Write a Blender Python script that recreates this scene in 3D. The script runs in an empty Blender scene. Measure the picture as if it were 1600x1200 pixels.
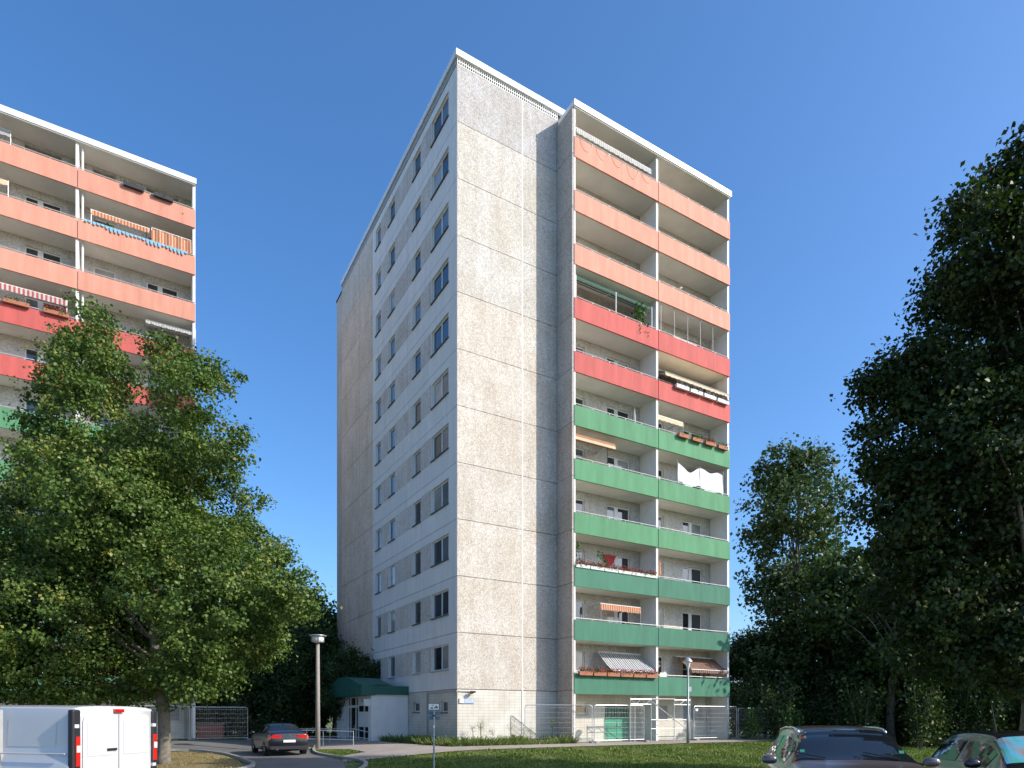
import bpy, bmesh, math, random
import numpy as np
from mathutils import Vector, Matrix
SC = bpy.context.scene
COL = SC.collection
R = math.radians
random.seed(7)

# ------------------------------------------------------------------ camera, sky, sun, exposure
CAMZ, FPX, HOR = 1.77, 1019.8, 1119.4
cd = bpy.data.cameras.new('camera'); cam = bpy.data.objects.new('camera', cd); COL.objects.link(cam)
cam.location = (0, 0, CAMZ); cam.rotation_euler = (R(90), 0, 0)
cd.sensor_fit = 'HORIZONTAL'; cd.sensor_width = 36.0; cd.lens = FPX / 1600 * 36
cd.shift_y = (HOR - 600) / 1600; cd.clip_start = 0.1; cd.clip_end = 4000
SC.camera = cam
SUN_H = Vector((0.958, -0.289)); SUN_EL = R(33.5)
SUN = Vector((SUN_H.x * math.cos(SUN_EL), SUN_H.y * math.cos(SUN_EL), math.sin(SUN_EL))).normalized()
wd = bpy.data.worlds.new('World'); SC.world = wd; wd.use_nodes = True
wn = wd.node_tree.nodes; wl = wd.node_tree.links
sky = wn.new('ShaderNodeTexSky'); sky.sky_type = 'NISHITA'; sky.sun_disc = False
sky.sun_elevation = SUN_EL; sky.sun_rotation = math.atan2(SUN_H.x, SUN_H.y)
sky.air_density = 1.0; sky.dust_density = 1.8; sky.ozone_density = 5.5; sky.altitude = 50
bg = wn['Background']; bg.inputs['Strength'].default_value = 0.142
hs = wn.new('ShaderNodeHueSaturation'); hs.inputs['Saturation'].default_value = 1.15   # one even grade over the whole sky
wl.new(sky.outputs['Color'], hs.inputs['Color']); wl.new(hs.outputs['Color'], bg.inputs['Color'])
sl = bpy.data.lights.new('sun', 'SUN'); sl.energy = 3.0; sl.angle = R(0.53); sl.color = (1.0, 0.93, 0.82)
so = bpy.data.objects.new('sun', sl); COL.objects.link(so)
so.rotation_euler = SUN.to_track_quat('Z', 'Y').to_euler(); so.location = (30, -10, 40)
vs = SC.view_settings; vs.view_transform = 'Standard'; vs.look = 'None'; vs.gamma = 1.0
vs.use_curve_mapping = False; vs.exposure = 0.86

# ------------------------------------------------------------------ materials
def srgb(r, g, b):
    f = lambda c: (c / 255 / 12.92) if c / 255 <= 0.04045 else ((c / 255 + 0.055) / 1.055) ** 2.4
    return (f(r), f(g), f(b), 1)
def newmat(name):
    m = bpy.data.materials.new(name); m.use_nodes = True
    nt = m.node_tree; return m, nt, nt.nodes['Principled BSDF']
def ramp(nt, fac, c0, c1, p0=0.3, p1=0.7):
    r = nt.nodes.new('ShaderNodeValToRGB'); e = r.color_ramp.elements
    e[0].position = p0; e[0].color = c0; e[1].position = p1; e[1].color = c1
    nt.links.new(fac, r.inputs['Fac']); return r.outputs['Color']
def noise(nt, scale, detail=4, rough=0.6, stretch=None, coord='pos'):
    n = nt.nodes.new('ShaderNodeTexNoise'); n.inputs['Scale'].default_value = scale
    n.inputs['Detail'].default_value = detail; n.inputs['Roughness'].default_value = rough
    if coord == 'pos': src = nt.nodes.new('ShaderNodeNewGeometry').outputs['Position']
    else: src = nt.nodes.new('ShaderNodeTexCoord').outputs['Object']
    if stretch:
        mp = nt.nodes.new('ShaderNodeMapping'); mp.inputs['Scale'].default_value = stretch
        nt.links.new(src, mp.inputs['Vector']); src = mp.outputs['Vector']
    nt.links.new(src, n.inputs['Vector']); return n.outputs['Fac']
def mixc(nt, a, b, fac, mode='MULTIPLY'):
    m = nt.nodes.new('ShaderNodeMix'); m.data_type = 'RGBA'; m.blend_type = mode
    for s, i in ((fac, 0), (a, 6), (b, 7)):
        if isinstance(s, (int, float)): m.inputs[i].default_value = s
        elif isinstance(s, tuple): m.inputs[i].default_value = s
        else: nt.links.new(s, m.inputs[i])
    return m.outputs[2]
def bump(nt, b, h, strength=0.3, dist=0.02):
    n = nt.nodes.new('ShaderNodeBump'); n.inputs['Strength'].default_value = strength; n.inputs['Distance'].default_value = dist
    nt.links.new(h, n.inputs['Height']); nt.links.new(n.outputs['Normal'], b.inputs['Normal'])
def plain(name, c, rough=0.6, metal=0.0, var=0.12, scale=3.0, coat=0.0, spec=None, coord='pos'):
    m, nt, b = newmat(name)
    k = 1 - var
    col = ramp(nt, noise(nt, scale, 5, coord=coord), (c[0]*k, c[1]*k, c[2]*k, 1), (min(1, c[0]*(1+var*.6)), min(1, c[1]*(1+var*.6)), min(1, c[2]*(1+var*.6)), 1))
    nt.links.new(col, b.inputs['Base Color']); b.inputs['Roughness'].default_value = rough; b.inputs['Metallic'].default_value = metal
    b.inputs['Coat Weight'].default_value = coat; b.inputs['Coat Roughness'].default_value = .12
    if spec is not None: b.inputs['Specular IOR Level'].default_value = spec
    return m
def objcolor(name, rough=0.75, grain=70, gs=0.25, streak=0.18, bumpk=0.25):
    """paint or concrete whose base colour is the object's own colour, with grain and rain streaks"""
    m, nt, b = newmat(name)
    oi = nt.nodes.new('ShaderNodeObjectInfo')
    g = ramp(nt, noise(nt, grain, 3), (1-gs, 1-gs, 1-gs, 1), (1, 1, 1, 1), .3, .65)
    s = ramp(nt, noise(nt, 1.1, 5, stretch=(2.2, 2.2, .35)), (1-streak, 1-streak, 1-streak*1.1, 1), (1, 1, 1, 1), .3, .7)
    c = mixc(nt, mixc(nt, oi.outputs['Color'], g, 1.0), s, 1.0)
    nt.links.new(c, b.inputs['Base Color']); b.inputs['Roughness'].default_value = rough
    bump(nt, b, noise(nt, grain, 3), bumpk, 0.01)
    return m
def aggregate(name):
    """exposed pebble aggregate; tone from the object's colour"""
    m, nt, b = newmat(name)
    oi = nt.nodes.new('ShaderNodeObjectInfo')
    v = nt.nodes.new('ShaderNodeTexVoronoi'); v.inputs['Scale'].default_value = 26
    nt.links.new(nt.nodes.new('ShaderNodeNewGeometry').outputs['Position'], v.inputs['Vector'])
    sep = nt.nodes.new('ShaderNodeSeparateColor'); nt.links.new(v.outputs['Color'], sep.inputs[0])
    peb = ramp(nt, sep.outputs[0], (.60, .58, .555, 1), (.97, .95, .915, 1), .0, .75)
    mid = ramp(nt, noise(nt, 5.5, 6, .75), (.86, .85, .84, 1), (1.04, 1.04, 1.04, 1), .33, .62)
    big = ramp(nt, noise(nt, .55, 4), (.90, .87, .82, 1), (1.04, 1.04, 1.05, 1), .35, .65)
    st = ramp(nt, noise(nt, 1.0, 5, stretch=(2.5, 2.5, .3)), (.88, .86, .84, 1), (1, 1, 1, 1), .3, .6)
    c = mixc(nt, mixc(nt, mixc(nt, mixc(nt, oi.outputs['Color'], peb, 1.0), mid, 1.0), big, 1.0), st, 1.0)
    nt.links.new(c, b.inputs['Base Color']); b.inputs['Roughness'].default_value = .9
    bump(nt, b, v.outputs['Distance'], .5, .02)
    return m
def tiled(name, c):
    """painted ground-floor wall with a fine cast grid"""
    m, nt, b = newmat(name)
    br = nt.nodes.new('ShaderNodeTexBrick'); br.offset = 0.0
    br.inputs['Scale'].default_value = 1.0; br.inputs['Brick Width'].default_value = .3; br.inputs['Row Height'].default_value = .15
    br.inputs['Mortar Size'].default_value = .008
    br.inputs['Color1'].default_value = c; br.inputs['Color2'].default_value = (c[0]*.96, c[1]*.96, c[2]*.95, 1)
    br.inputs['Mortar'].default_value = (c[0]*.7, c[1]*.7, c[2]*.68, 1)
    tc = nt.nodes.new('ShaderNodeTexCoord'); sp = nt.nodes.new('ShaderNodeSeparateXYZ'); cb = nt.nodes.new('ShaderNodeCombineXYZ')
    nt.links.new(tc.outputs['Object'], sp.inputs[0])
    ad = nt.nodes.new('ShaderNodeMath'); ad.operation = 'ADD'
    nt.links.new(sp.outputs[0], ad.inputs[0]); nt.links.new(sp.outputs[1], ad.inputs[1])
    nt.links.new(ad.outputs[0], cb.inputs[0]); nt.links.new(sp.outputs[2], cb.inputs[1]); nt.links.new(cb.outputs[0], br.inputs['Vector'])
    d = ramp(nt, noise(nt, .9, 6), (.78, .75, .70, 1), (1, 1, 1, 1), .3, .6)
    nt.links.new(mixc(nt, br.outputs['Color'], d, 1.0), b.inputs['Base Color']); b.inputs['Roughness'].default_value = .8
    bump(nt, b, br.outputs['Fac'], -.3, .01)
    return m
def striped(name, c0, c1, period, axis=0):
    m, nt, b = newmat(name)
    tc = nt.nodes.new('ShaderNodeTexCoord'); sp = nt.nodes.new('ShaderNodeSeparateXYZ'); nt.links.new(tc.outputs['Object'], sp.inputs[0])
    a = nt.nodes.new('ShaderNodeMath'); a.operation = 'MULTIPLY'; a.inputs[1].default_value = 1/period; nt.links.new(sp.outputs[axis], a.inputs[0])
    f = nt.nodes.new('ShaderNodeMath'); f.operation = 'FRACT'; nt.links.new(a.outputs[0], f.inputs[0])
    g = nt.nodes.new('ShaderNodeMath'); g.operation = 'GREATER_THAN'; g.inputs[1].default_value = .5; nt.links.new(f.outputs[0], g.inputs[0])
    c = mixc(nt, c0, c1, g.outputs[0], 'MIX')
    d = ramp(nt, noise(nt, 4, 4), (.85, .85, .85, 1), (1, 1, 1, 1))
    nt.links.new(mixc(nt, c, d, 1.0), b.inputs['Base Color']); b.inputs['Roughness'].default_value = .85
    # cloth lets some light through
    tr = nt.nodes.new('ShaderNodeBsdfTranslucent'); nt.links.new(c, tr.inputs['Color'])
    mx = nt.nodes.new('ShaderNodeMixShader'); mx.inputs[0].default_value = .3
    out = nt.nodes['Material Output']; nt.links.new(b.outputs[0], mx.inputs[1]); nt.links.new(tr.outputs[0], mx.inputs[2]); nt.links.new(mx.outputs[0], out.inputs[0])
    return m
def leafmat(name, dark, light, warm):
    m, nt, b = newmat(name)
    at = nt.nodes.new('ShaderNodeAttribute'); at.attribute_name = 'rnd'
    r = nt.nodes.new('ShaderNodeValToRGB'); e = r.color_ramp.elements
    e[0].color = dark; e[1].color = warm; e[0].position = 0; e[1].position = 1
    k = e.new(.7); k.color = light
    nt.links.new(at.outputs['Fac'], r.inputs['Fac'])
    nt.links.new(r.outputs['Color'], b.inputs['Base Color']); b.inputs['Roughness'].default_value = .5
    b.inputs['Specular IOR Level'].default_value = .28
    tr = nt.nodes.new('ShaderNodeBsdfTranslucent')
    nt.links.new(mixc(nt, r.outputs['Color'], (1.0, 1.25, .45, 1), 1.0), tr.inputs['Color'])
    mx = nt.nodes.new('ShaderNodeMixShader'); mx.inputs[0].default_value = .22
    out = nt.nodes['Material Output']; nt.links.new(b.outputs[0], mx.inputs[1]); nt.links.new(tr.outputs[0], mx.inputs[2]); nt.links.new(mx.outputs[0], out.inputs[0])
    return m
def ground_mat(name, c0, c1, c2, s1=.35, s2=9, rough=.95, bk=.6):
    m, nt, b = newmat(name)
    a = ramp(nt, noise(nt, s1, 5, .65), c0, c1, .35, .65)
    c = mixc(nt, a, c2, ramp(nt, noise(nt, s2, 5, .7), (0, 0, 0, 1), (.7, .7, .7, 1), .45, .75), 'MIX')
    nt.links.new(c, b.inputs['Base Color']); b.inputs['Roughness'].default_value = rough
    bump(nt, b, noise(nt, s2*4, 4), bk, .03)
    return m
def glass(name, c, rough=.03, spec=.9):
    m, nt, b = newmat(name)
    g = ramp(nt, noise(nt, .8, 3), (c[0]*.6, c[1]*.6, c[2]*.6, 1), c, .35, .65)
    nt.links.new(g, b.inputs['Base Color']); b.inputs['Roughness'].default_value = rough
    b.inputs['Specular IOR Level'].default_value = spec; b.inputs['IOR'].default_value = 1.6
    return m
M = {}
M['agg'] = aggregate('exposed_aggregate')
M['conc'] = objcolor('smooth_concrete', .85, 60, .12, .14, .15)
M['paint'] = objcolor('balcony_paint', .8, 40, .12, .27, .2)
M['white'] = plain('white_render', (.76, .75, .73), .7, var=.08, scale=1.5)
M['soffit'] = plain('soffit_paint', (.76, .73, .66), .85, var=.10, scale=.8)
M['core'] = plain('joint_grey', (.22, .22, .23), .95)
M['fascia'] = plain('roof_metal_white', (.80, .80, .80), .35, .0, var=.04)
M['fdark'] = plain('roof_edge_dark', (.05, .05, .05), .8)
M['tile'] = tiled('ground_floor_grid_paint', (.66, .63, .57, 1))
M['frame'] = plain('window_frame_white', (.78, .78, .76), .4, var=.04)
M['sill'] = plain('sill_dark_metal', (.07, .07, .08), .6)
M['sillg'] = plain('sill_grey', (.4, .4, .4), .7)
M['g0'] = glass('pane_dark', (.025, .032, .04, 1)); M['g1'] = glass('pane_curtain', (.42, .42, .40, 1), .08, .6)
M['g2'] = glass('pane_blind', (.16, .19, .22, 1), .06, .8)
M['rail'] = plain('rail_galvanised', (.62, .60, .58), .45, .3)
M['steel'] = plain('galvanised_steel', (.55, .56, .57), .4, .6)
M['pole'] = plain('lamp_pole_grey', (.33, .36, .38), .5, .3)
M['cpole'] = plain('lamp_pole_concrete', (.30, .275, .25), .85)
M['lampg'] = plain('lamp_glass', (.75, .76, .76), .25, var=.03)
M['greenmetal'] = plain('canopy_green_metal', (.012, .115, .085), .5, var=.15, scale=2)
M['greendoor'] = plain('door_green', (.03, .27, .17), .5, var=.1)
M['shutter'] = plain('shutter_grey', (.34, .34, .34), .7)
M['cream'] = plain('cream_paint', (.62, .56, .45), .8)
M['brick'] = plain('red_brick', (.30, .10, .07), .9, var=.3, scale=14)
M['mortar'] = plain('mortar', (.4, .38, .35), .95)
M['bark'] = plain('bark', (.19, .165, .13), .95, var=.4, scale=9)
M['terra'] = plain('terracotta', (.42, .17, .10), .85); M['boxw'] = plain('planter_white', (.75, .75, .74), .6); M['boxk'] = plain('planter_black', (.03, .03, .035), .5)
M['soil'] = plain('soil', (.05, .035, .025), 1)
M['petal'] = plain('red_petals', (.55, .03, .04), .7, var=.4, scale=30); M['petalw'] = plain('pale_petals', (.6, .4, .5), .7, var=.4, scale=30)
M['herb'] = leafmat('plant_leaf', (.025, .07, .015, 1), (.07, .17, .03, 1), (.14, .22, .05, 1))
M['linden'] = leafmat('linden_leaf', (.028, .066, .012, 1), (.12, .185, .036, 1), (.34, .31, .08, 1))
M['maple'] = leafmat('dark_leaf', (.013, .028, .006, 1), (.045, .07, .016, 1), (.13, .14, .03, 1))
M['poplar'] = leafmat('poplar_leaf', (.03, .06, .02, 1), (.085, .13, .045, 1), (.17, .19, .075, 1))
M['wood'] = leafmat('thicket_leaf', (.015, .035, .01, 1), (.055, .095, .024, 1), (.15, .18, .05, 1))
M['grass'] = ground_mat('lawn', (.08, .11, .022, 1), (.14, .16, .04, 1), (.22, .19, .075, 1))
M['blade'] = leafmat('grass_blade', (.07, .12, .018, 1), (.16, .21, .04, 1), (.34, .29, .11, 1))
M['dry'] = leafmat('dry_grass_blade', (.20, .15, .06, 1), (.34, .26, .11, 1), (.16, .18, .05, 1))
M['weed'] = leafmat('weed_blade', (.07, .12, .025, 1), (.22, .25, .08, 1), (.50, .43, .22, 1))
M['drysoil'] = ground_mat('dry_lawn', (.20, .15, .07, 1), (.27, .20, .09, 1), (.12, .13, .04, 1), .5)
M['asphalt'] = ground_mat('asphalt', (.12, .115, .11, 1), (.17, .16, .15, 1), (.09, .088, .085, 1), .4, 20, .9, .2)
M['path'] = ground_mat('path_concrete', (.30, .25, .21, 1), (.38, .33, .28, 1), (.24, .20, .17, 1), .6, 14, .9, .2)
M['kerb'] = plain('kerb_stone', (.30, .29, .27), .9, var=.2, scale=4)
M['signw'] = plain('sign_white', (.72, .72, .70), .5); M['signb'] = plain('sign_back_bluegrey', (.10, .15, .19), .5); M['ink'] = plain('black_ink', (.02, .02, .025), .6)
M['plaque'] = plain('plaque_blue', (.35, .45, .58), .5); M['orange'] = plain('plaque_orange', (.7, .28, .1), .5)
M['black'] = plain('black_plastic', (.015, .015, .018), .45); M['rubber'] = plain('tyre_rubber', (.02, .02, .02), .9)
M['alu'] = plain('alloy', (.6, .6, .62), .3, .8); M['chrome'] = plain('chrome', (.8, .8, .82), .12, 1.0)
M['red'] = glass('tail_lamp_red', (.55, .015, .012, 1), .1); M['clear'] = glass('lamp_clear', (.7, .7, .7, 1), .1)
M['vanw'] = plain('van_white_paint', (.50, .505, .51), .25, coat=.6, var=.03)
M['navy'] = plain('sedan_black_paint', (.006, .008, .012), .3, coat=.5, var=.05); M['brown'] = plain('suv_grey_brown_paint', (.13, .11, .105), .28, .4, coat=1.0, var=.05)
M['hatch'] = plain('hatchback_black_paint', (.012, .011, .012), .25, coat=1.0, var=.05)
M['carglass'] = glass('car_glass', (.012, .016, .02, 1), .03, .5)
M['cloth'] = plain('white_cloth', (.72, .72, .74), .9, var=.1); M['beige'] = plain('beige_awning_cloth', (.62, .48, .33), .9); M['brownaw'] = plain('brown_cassette', (.35, .15, .05), .7)
M['blue'] = plain('blue_cloth', (.2, .42, .55), .9)
M['st_grey'] = striped('grey_white_stripes', (.75, .75, .74, 1), (.16, .17, .20, 1), .16)
M['st_pale'] = striped('pale_stripes', (.70, .69, .65, 1), (.52, .51, .48, 1), .14)
M['st_brown'] = striped('brown_stripes', (.15, .065, .045, 1), (.42, .28, .20, 1), .16)
M['st_or'] = striped('orange_stripes', (.62, .16, .06, 1), (.70, .50, .34, 1), .16)
M['st_green'] = striped('green_white_stripes', (.55, .60, .55, 1), (.06, .14, .10, 1), .3, 1)
M['st_red'] = striped('red_white_checks', (.55, .12, .12, 1), (.70, .65, .62, 1), .2)

# ------------------------------------------------------------------ mesh helpers
def tag(o, label=None, cat=None, group=None, kind=None):
    for k, v in (('label', label), ('category', cat), ('group', group), ('kind', kind)):
        if v: o[k] = v
    return o
def link(name, data, parent=None, loc=None, rotz=None, color=None):
    o = bpy.data.objects.new(name, data); COL.objects.link(o)
    if parent: o.parent = parent
    if loc is not None: o.location = loc
    if rotz is not None: o.rotation_euler = (0, 0, rotz)
    if color: o.color = (*color[:3], 1)
    return o
def thing(name, label, cat, loc=(0, 0, 0), rotz=0, group=None):
    return tag(link(name, None, None, loc, rotz), label, cat, group)
class MB:
    """collects shapes; build() makes ONE mesh"""
    def __init__(s): s.v = []; s.f = []
    def box(s, x0, x1, y0, y1, z0, z1):
        n = len(s.v)
        s.v += [(x0,y0,z0),(x1,y0,z0),(x1,y1,z0),(x0,y1,z0),(x0,y0,z1),(x1,y0,z1),(x1,y1,z1),(x0,y1,z1)]
        s.f += [tuple(n+i for i in q) for q in ((0,3,2,1),(4,5,6,7),(0,1,5,4),(1,2,6,5),(2,3,7,6),(3,0,4,7))]
        return s
    def poly(s, pts):
        n = len(s.v); s.v += [tuple(p) for p in pts]; s.f.append(tuple(range(n, n+len(pts)))); return s
    def tube(s, pts, r, seg=8, cap=True):
        pts = [Vector(p) for p in pts]; n0 = len(s.v); k = len(pts)
        rs = r if isinstance(r, (list, tuple)) else [r]*k
        ref = None
        for i, p in enumerate(pts):
            d = (pts[min(i+1, k-1)] - pts[max(i-1, 0)]).normalized()
            if ref is None: ref = Vector((0, 0, 1)) if abs(d.z) < .9 else Vector((1, 0, 0))
            a = d.cross(ref).normalized(); b = a.cross(d).normalized(); ref = b
            for j in range(seg):
                t = 2*math.pi*j/seg; q = p + (a*math.cos(t) + b*math.sin(t))*rs[i]; s.v.append(tuple(q))
        for i in range(k-1):
            for j in range(seg):
                a = n0+i*seg+j; b = n0+i*seg+(j+1) % seg; s.f.append((a, b, b+seg, a+seg))
        if cap:
            s.f.append(tuple(n0+j for j in range(seg))[::-1]); s.f.append(tuple(n0+(k-1)*seg+j for j in range(seg)))
        return s
    def lathe(s, prof, seg=20, c=(0, 0, 0), axis='z'):
        n0 = len(s.v); k = len(prof)
        for r, z in prof:
            for j in range(seg):
                t = 2*math.pi*j/seg; x, y = r*math.cos(t), r*math.sin(t)
                p = (x, y, z) if axis == 'z' else ((x, z, y) if axis == 'y' else (z, x, y))
                s.v.append((p[0]+c[0], p[1]+c[1], p[2]+c[2]))
        for i in range(k-1):
            for j in range(seg):
                a = n0+i*seg+j; b = n0+i*seg+(j+1) % seg; s.f.append((a, b, b+seg, a+seg))
        return s
    def mesh(s, name, mat, smooth=False):
        me = bpy.data.meshes.new(name); me.from_pydata(s.v, [], s.f); me.materials.append(mat)
        bm = bmesh.new(); bm.from_mesh(me); bmesh.ops.recalc_face_normals(bm, faces=bm.faces); bm.to_mesh(me); bm.free()
        if smooth: me.polygons.foreach_set('use_smooth', [True]*len(me.polygons))
        return me
    def build(s, name, mat, parent=None, loc=None, rotz=None, color=None, smooth=False):
        return link(name, s.mesh(name, mat, smooth), parent, loc, rotz, color)
def panel_mesh(name, w, h, holes, thick, mat, gap=0.0):
    """slab in the XZ plane facing -y, x 0..w, z 0..h, with rectangular holes (x0,x1,z0,z1)"""
    xs = sorted({gap, w-gap, *[a for q in holes for a in q[:2]]}); zs = sorted({gap, h-gap, *[a for q in holes for a in q[2:]]})
    inh = lambda x, z: any(q[0] < x < q[1] and q[2] < z < q[3] for q in holes)
    nx, nz = len(xs)-1, len(zs)-1
    solid = [[not inh((xs[i]+xs[i+1])/2, (zs[j]+zs[j+1])/2) for j in range(nz)] for i in range(nx)]
    b = MB()
    for i in range(nx):
        for j in range(nz):
            if not solid[i][j]: continue
            x0, x1, z0, z1 = xs[i], xs[i+1], zs[j], zs[j+1]
            b.poly([(x0,0,z0),(x1,0,z0),(x1,0,z1),(x0,0,z1)]); b.poly([(x0,thick,z0),(x0,thick,z1),(x1,thick,z1),(x1,thick,z0)])
            S = lambda a, c: 0 <= a < nx and 0 <= c < nz and solid[a][c]
            if not S(i-1, j): b.poly([(x0,0,z0),(x0,0,z1),(x0,thick,z1),(x0,thick,z0)])
            if not S(i+1, j): b.poly([(x1,0,z0),(x1,thick,z0),(x1,thick,z1),(x1,0,z1)])
            if not S(i, j-1): b.poly([(x0,0,z0),(x0,thick,z0),(x1,thick,z0),(x1,0,z0)])
            if not S(i, j+1): b.poly([(x0,0,z1),(x1,0,z1),(x1,thick,z1),(x0,thick,z1)])
    me = bpy.data.meshes.new(name); me.from_pydata(b.v, [], b.f); me.materials.append(mat)
    bm = bmesh.new(); bm.from_mesh(me); bmesh.ops.remove_doubles(bm, verts=bm.verts, dist=1e-5)
    bmesh.ops.recalc_face_normals(bm, faces=bm.faces); bm.to_mesh(me); bm.free()
    return me
def pix(px, py, D): return Vector(((px-800)/FPX*D, D, CAMZ + (HOR-py)/FPX*D))

# ------------------------------------------------------------------ lie of the land
TH = 0.5338
U = Vector((math.cos(TH), math.sin(TH), 0)); V = Vector((-math.sin(TH), math.cos(TH), 0))
C0 = Vector((-2.7076, 32.1636, 0)); TX, TW, PR = 6.03, 11.757, 1.458
E0 = Vector((-18.93, 39.0, 0)); C1 = E0 - U*(TX+TW) + V*PR
def loc2(o, x, y): d = Vector((x-o.x, y-o.y, 0)); return d.dot(U), d.dot(V)
def sstep(t): t = max(0., min(1., t)); return t*t*(3-2*t)
def gz(x, y):
    h = 0
    for o in (C0, C1):
        s, t = loc2(o, x, y)
        dx = max(-s, 0, s-(TX+TW)); dy = max(-PR-t, 0, t-20)
        h = max(h, .36*sstep((8.5-math.hypot(dx, dy))/7))
    return h
def gpt(x, y, dz=0): return Vector((x, y, gz(x, y)+dz))
def sheet(name, pts, mat, dz, cell=.5, kind='structure'):
    bm = bmesh.new(); f = bm.faces.new([bm.verts.new((x, y, 0)) for x, y in pts])
    xs = [p[0] for p in pts]; ys = [p[1] for p in pts]
    for ax, lo, hi in ((0, min(xs), max(xs)), (1, min(ys), max(ys))):
        k = math.ceil(lo/cell)
        while k*cell < hi:
            co = [0, 0, 0]; no = [0, 0, 0]; co[ax] = k*cell; no[ax] = 1
            bmesh.ops.bisect_plane(bm, geom=bm.verts[:]+bm.edges[:]+bm.faces[:], plane_co=co, plane_no=no); k += 1
    for v in bm.verts: v.co.z = gz(v.co.x, v.co.y)+dz
    bmesh.ops.triangulate(bm, faces=[f for f in bm.faces if len(f.verts) > 4]); bmesh.ops.recalc_face_normals(bm, faces=bm.faces)
    for f in bm.faces:
        if f.normal.z < 0: f.normal_flip()
    me = bpy.data.meshes.new(name); bm.to_mesh(me); bm.free(); me.materials.append(mat)
    return tag(link(name, me), kind=kind)
def ground():
    xs = np.concatenate([[-1500, -600, -250, -120], np.arange(-60, 60.1, .75), [120, 250, 600, 1500]])
    ys = np.concatenate([[-1500, -500, -150, -50], np.arange(-15, 75.1, .75), [120, 250, 600, 1500]])
    vs = [(x, y, gz(x, y)) for y in ys for x in xs]; n = len(xs)
    fs = [(j*n+i, j*n+i+1, (j+1)*n+i+1, (j+1)*n+i) for j in range(len(ys)-1) for i in range(n-1)]
    me = bpy.data.meshes.new('ground'); me.from_pydata(vs, [], fs); me.materials.append(M['grass'])
    me.polygons.foreach_set('use_smooth', [True]*len(fs)); tag(link('ground', me), kind='structure')
ground()
def bl(s, t, o=C0): p = o + U*s + V*t; return (p.x, p.y)
street = [(-60, -14), (60, -14), (60, 14.6), (-60, 14.6)]
sheet('street', street, M['asphalt'], .02, 5)
ROAD_R = [(-4.1, 13.4), (-4.6, 18), (-5.3, 23.7), (-7.0, 26.4), (-8.6, 29.0), (-9.6, 31.6), (-10.6, 35.5), (-11.6, 41), (-13, 52)]
ROAD_L = [(-17.6, 52), (-16.9, 44), (-17.2, 39.8), (-20, 35.4), (-30, 29.4), (-45, 20.5), (-43, 17), (-28, 25.9), (-19.5, 30.9), (-16, 32.4), (-13.8, 30.6), (-12.3, 28.6), (-10.5, 25.6), (-9.0, 22.6), (-8.6, 18), (-8.4, 13.4)]
sheet('road', ROAD_R + ROAD_L, M['asphalt'], .026)
DRY = [(-8.75, 14.7), (-8.95, 18), (-9.3, 22.6), (-10.8, 25.8), (-12.6, 28.8), (-14.0, 30.7), (-16, 32.1), (-19.5, 30.5), (-28, 25.5), (-36, 20), (-36, 14.7)]
sheet('dry_lawn', DRY, M['drysoil'], .02)
PATH = [bl(-6.9, -4.3), bl(0, -4.3), bl(8, -4.2), bl(20, -4.2), bl(34, -4.6), bl(34, -2.6), bl(18, -2.3), bl(17.9, -1.5), bl(6.1, -1.5), bl(5.9, -2.1), bl(-1.3, -2.1), bl(-1.7, 0), bl(-1.9, 6.4), bl(-2.2, 6.6), bl(-2.2, 13), bl(-7.2, 13), bl(-7.0, 5.5), bl(-4.9, 1.6), bl(-5.0, -1.2), bl(-6.4, -2.0)]
sheet('footpath', PATH, M['path'], .034)
def kerb(pts, w=.13, h=.12):
    b = MB(); n = len(pts)
    pr = []
    for i, p in enumerate(pts):
        a = Vector(pts[max(i-1, 0)]); c = Vector(pts[min(i+1, n-1)]); d = (c-a).normalized(); nn = Vector((-d.y, d.x))*w/2
        z = gz(*p); pr.append([(p[0]+nn.x, p[1]+nn.y, z-.1), (p[0]+nn.x, p[1]+nn.y, z+h), (p[0]-nn.x, p[1]-nn.y, z+h), (p[0]-nn.x, p[1]-nn.y, z-.1)])
    for i in range(n-1):
        for k in range(4): b.poly([pr[i][k], pr[i][(k+1) % 4], pr[i+1][(k+1) % 4], pr[i+1][k]])
    b.poly(pr[0]); b.poly(pr[-1][::-1]); tag(b.build('kerb', M['kerb']), kind='structure')
def dense(pts, k=6):
    out = []
    for i in range(len(pts)-1):
        a = [Vector(pts[max(0, min(len(pts)-1, i+j))]) for j in (-1, 0, 1, 2)]
        for t in range(k):
            u = t/k; out.append(tuple(.5*((2*a[1]) + (a[2]-a[0])*u + (2*a[0]-5*a[1]+4*a[2]-a[3])*u*u + (3*a[1]-a[0]-3*a[2]+a[3])*u**3)))
    return out + [tuple(pts[-1])]
kerb(dense(ROAD_R[:7])); kerb(dense(ROAD_L[5:], 4)); kerb(dense([(-60, 14.6), (-8.6, 14.6)], 40)); kerb(dense([(-4.0, 14.6), (60, 14.6)], 40))

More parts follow.
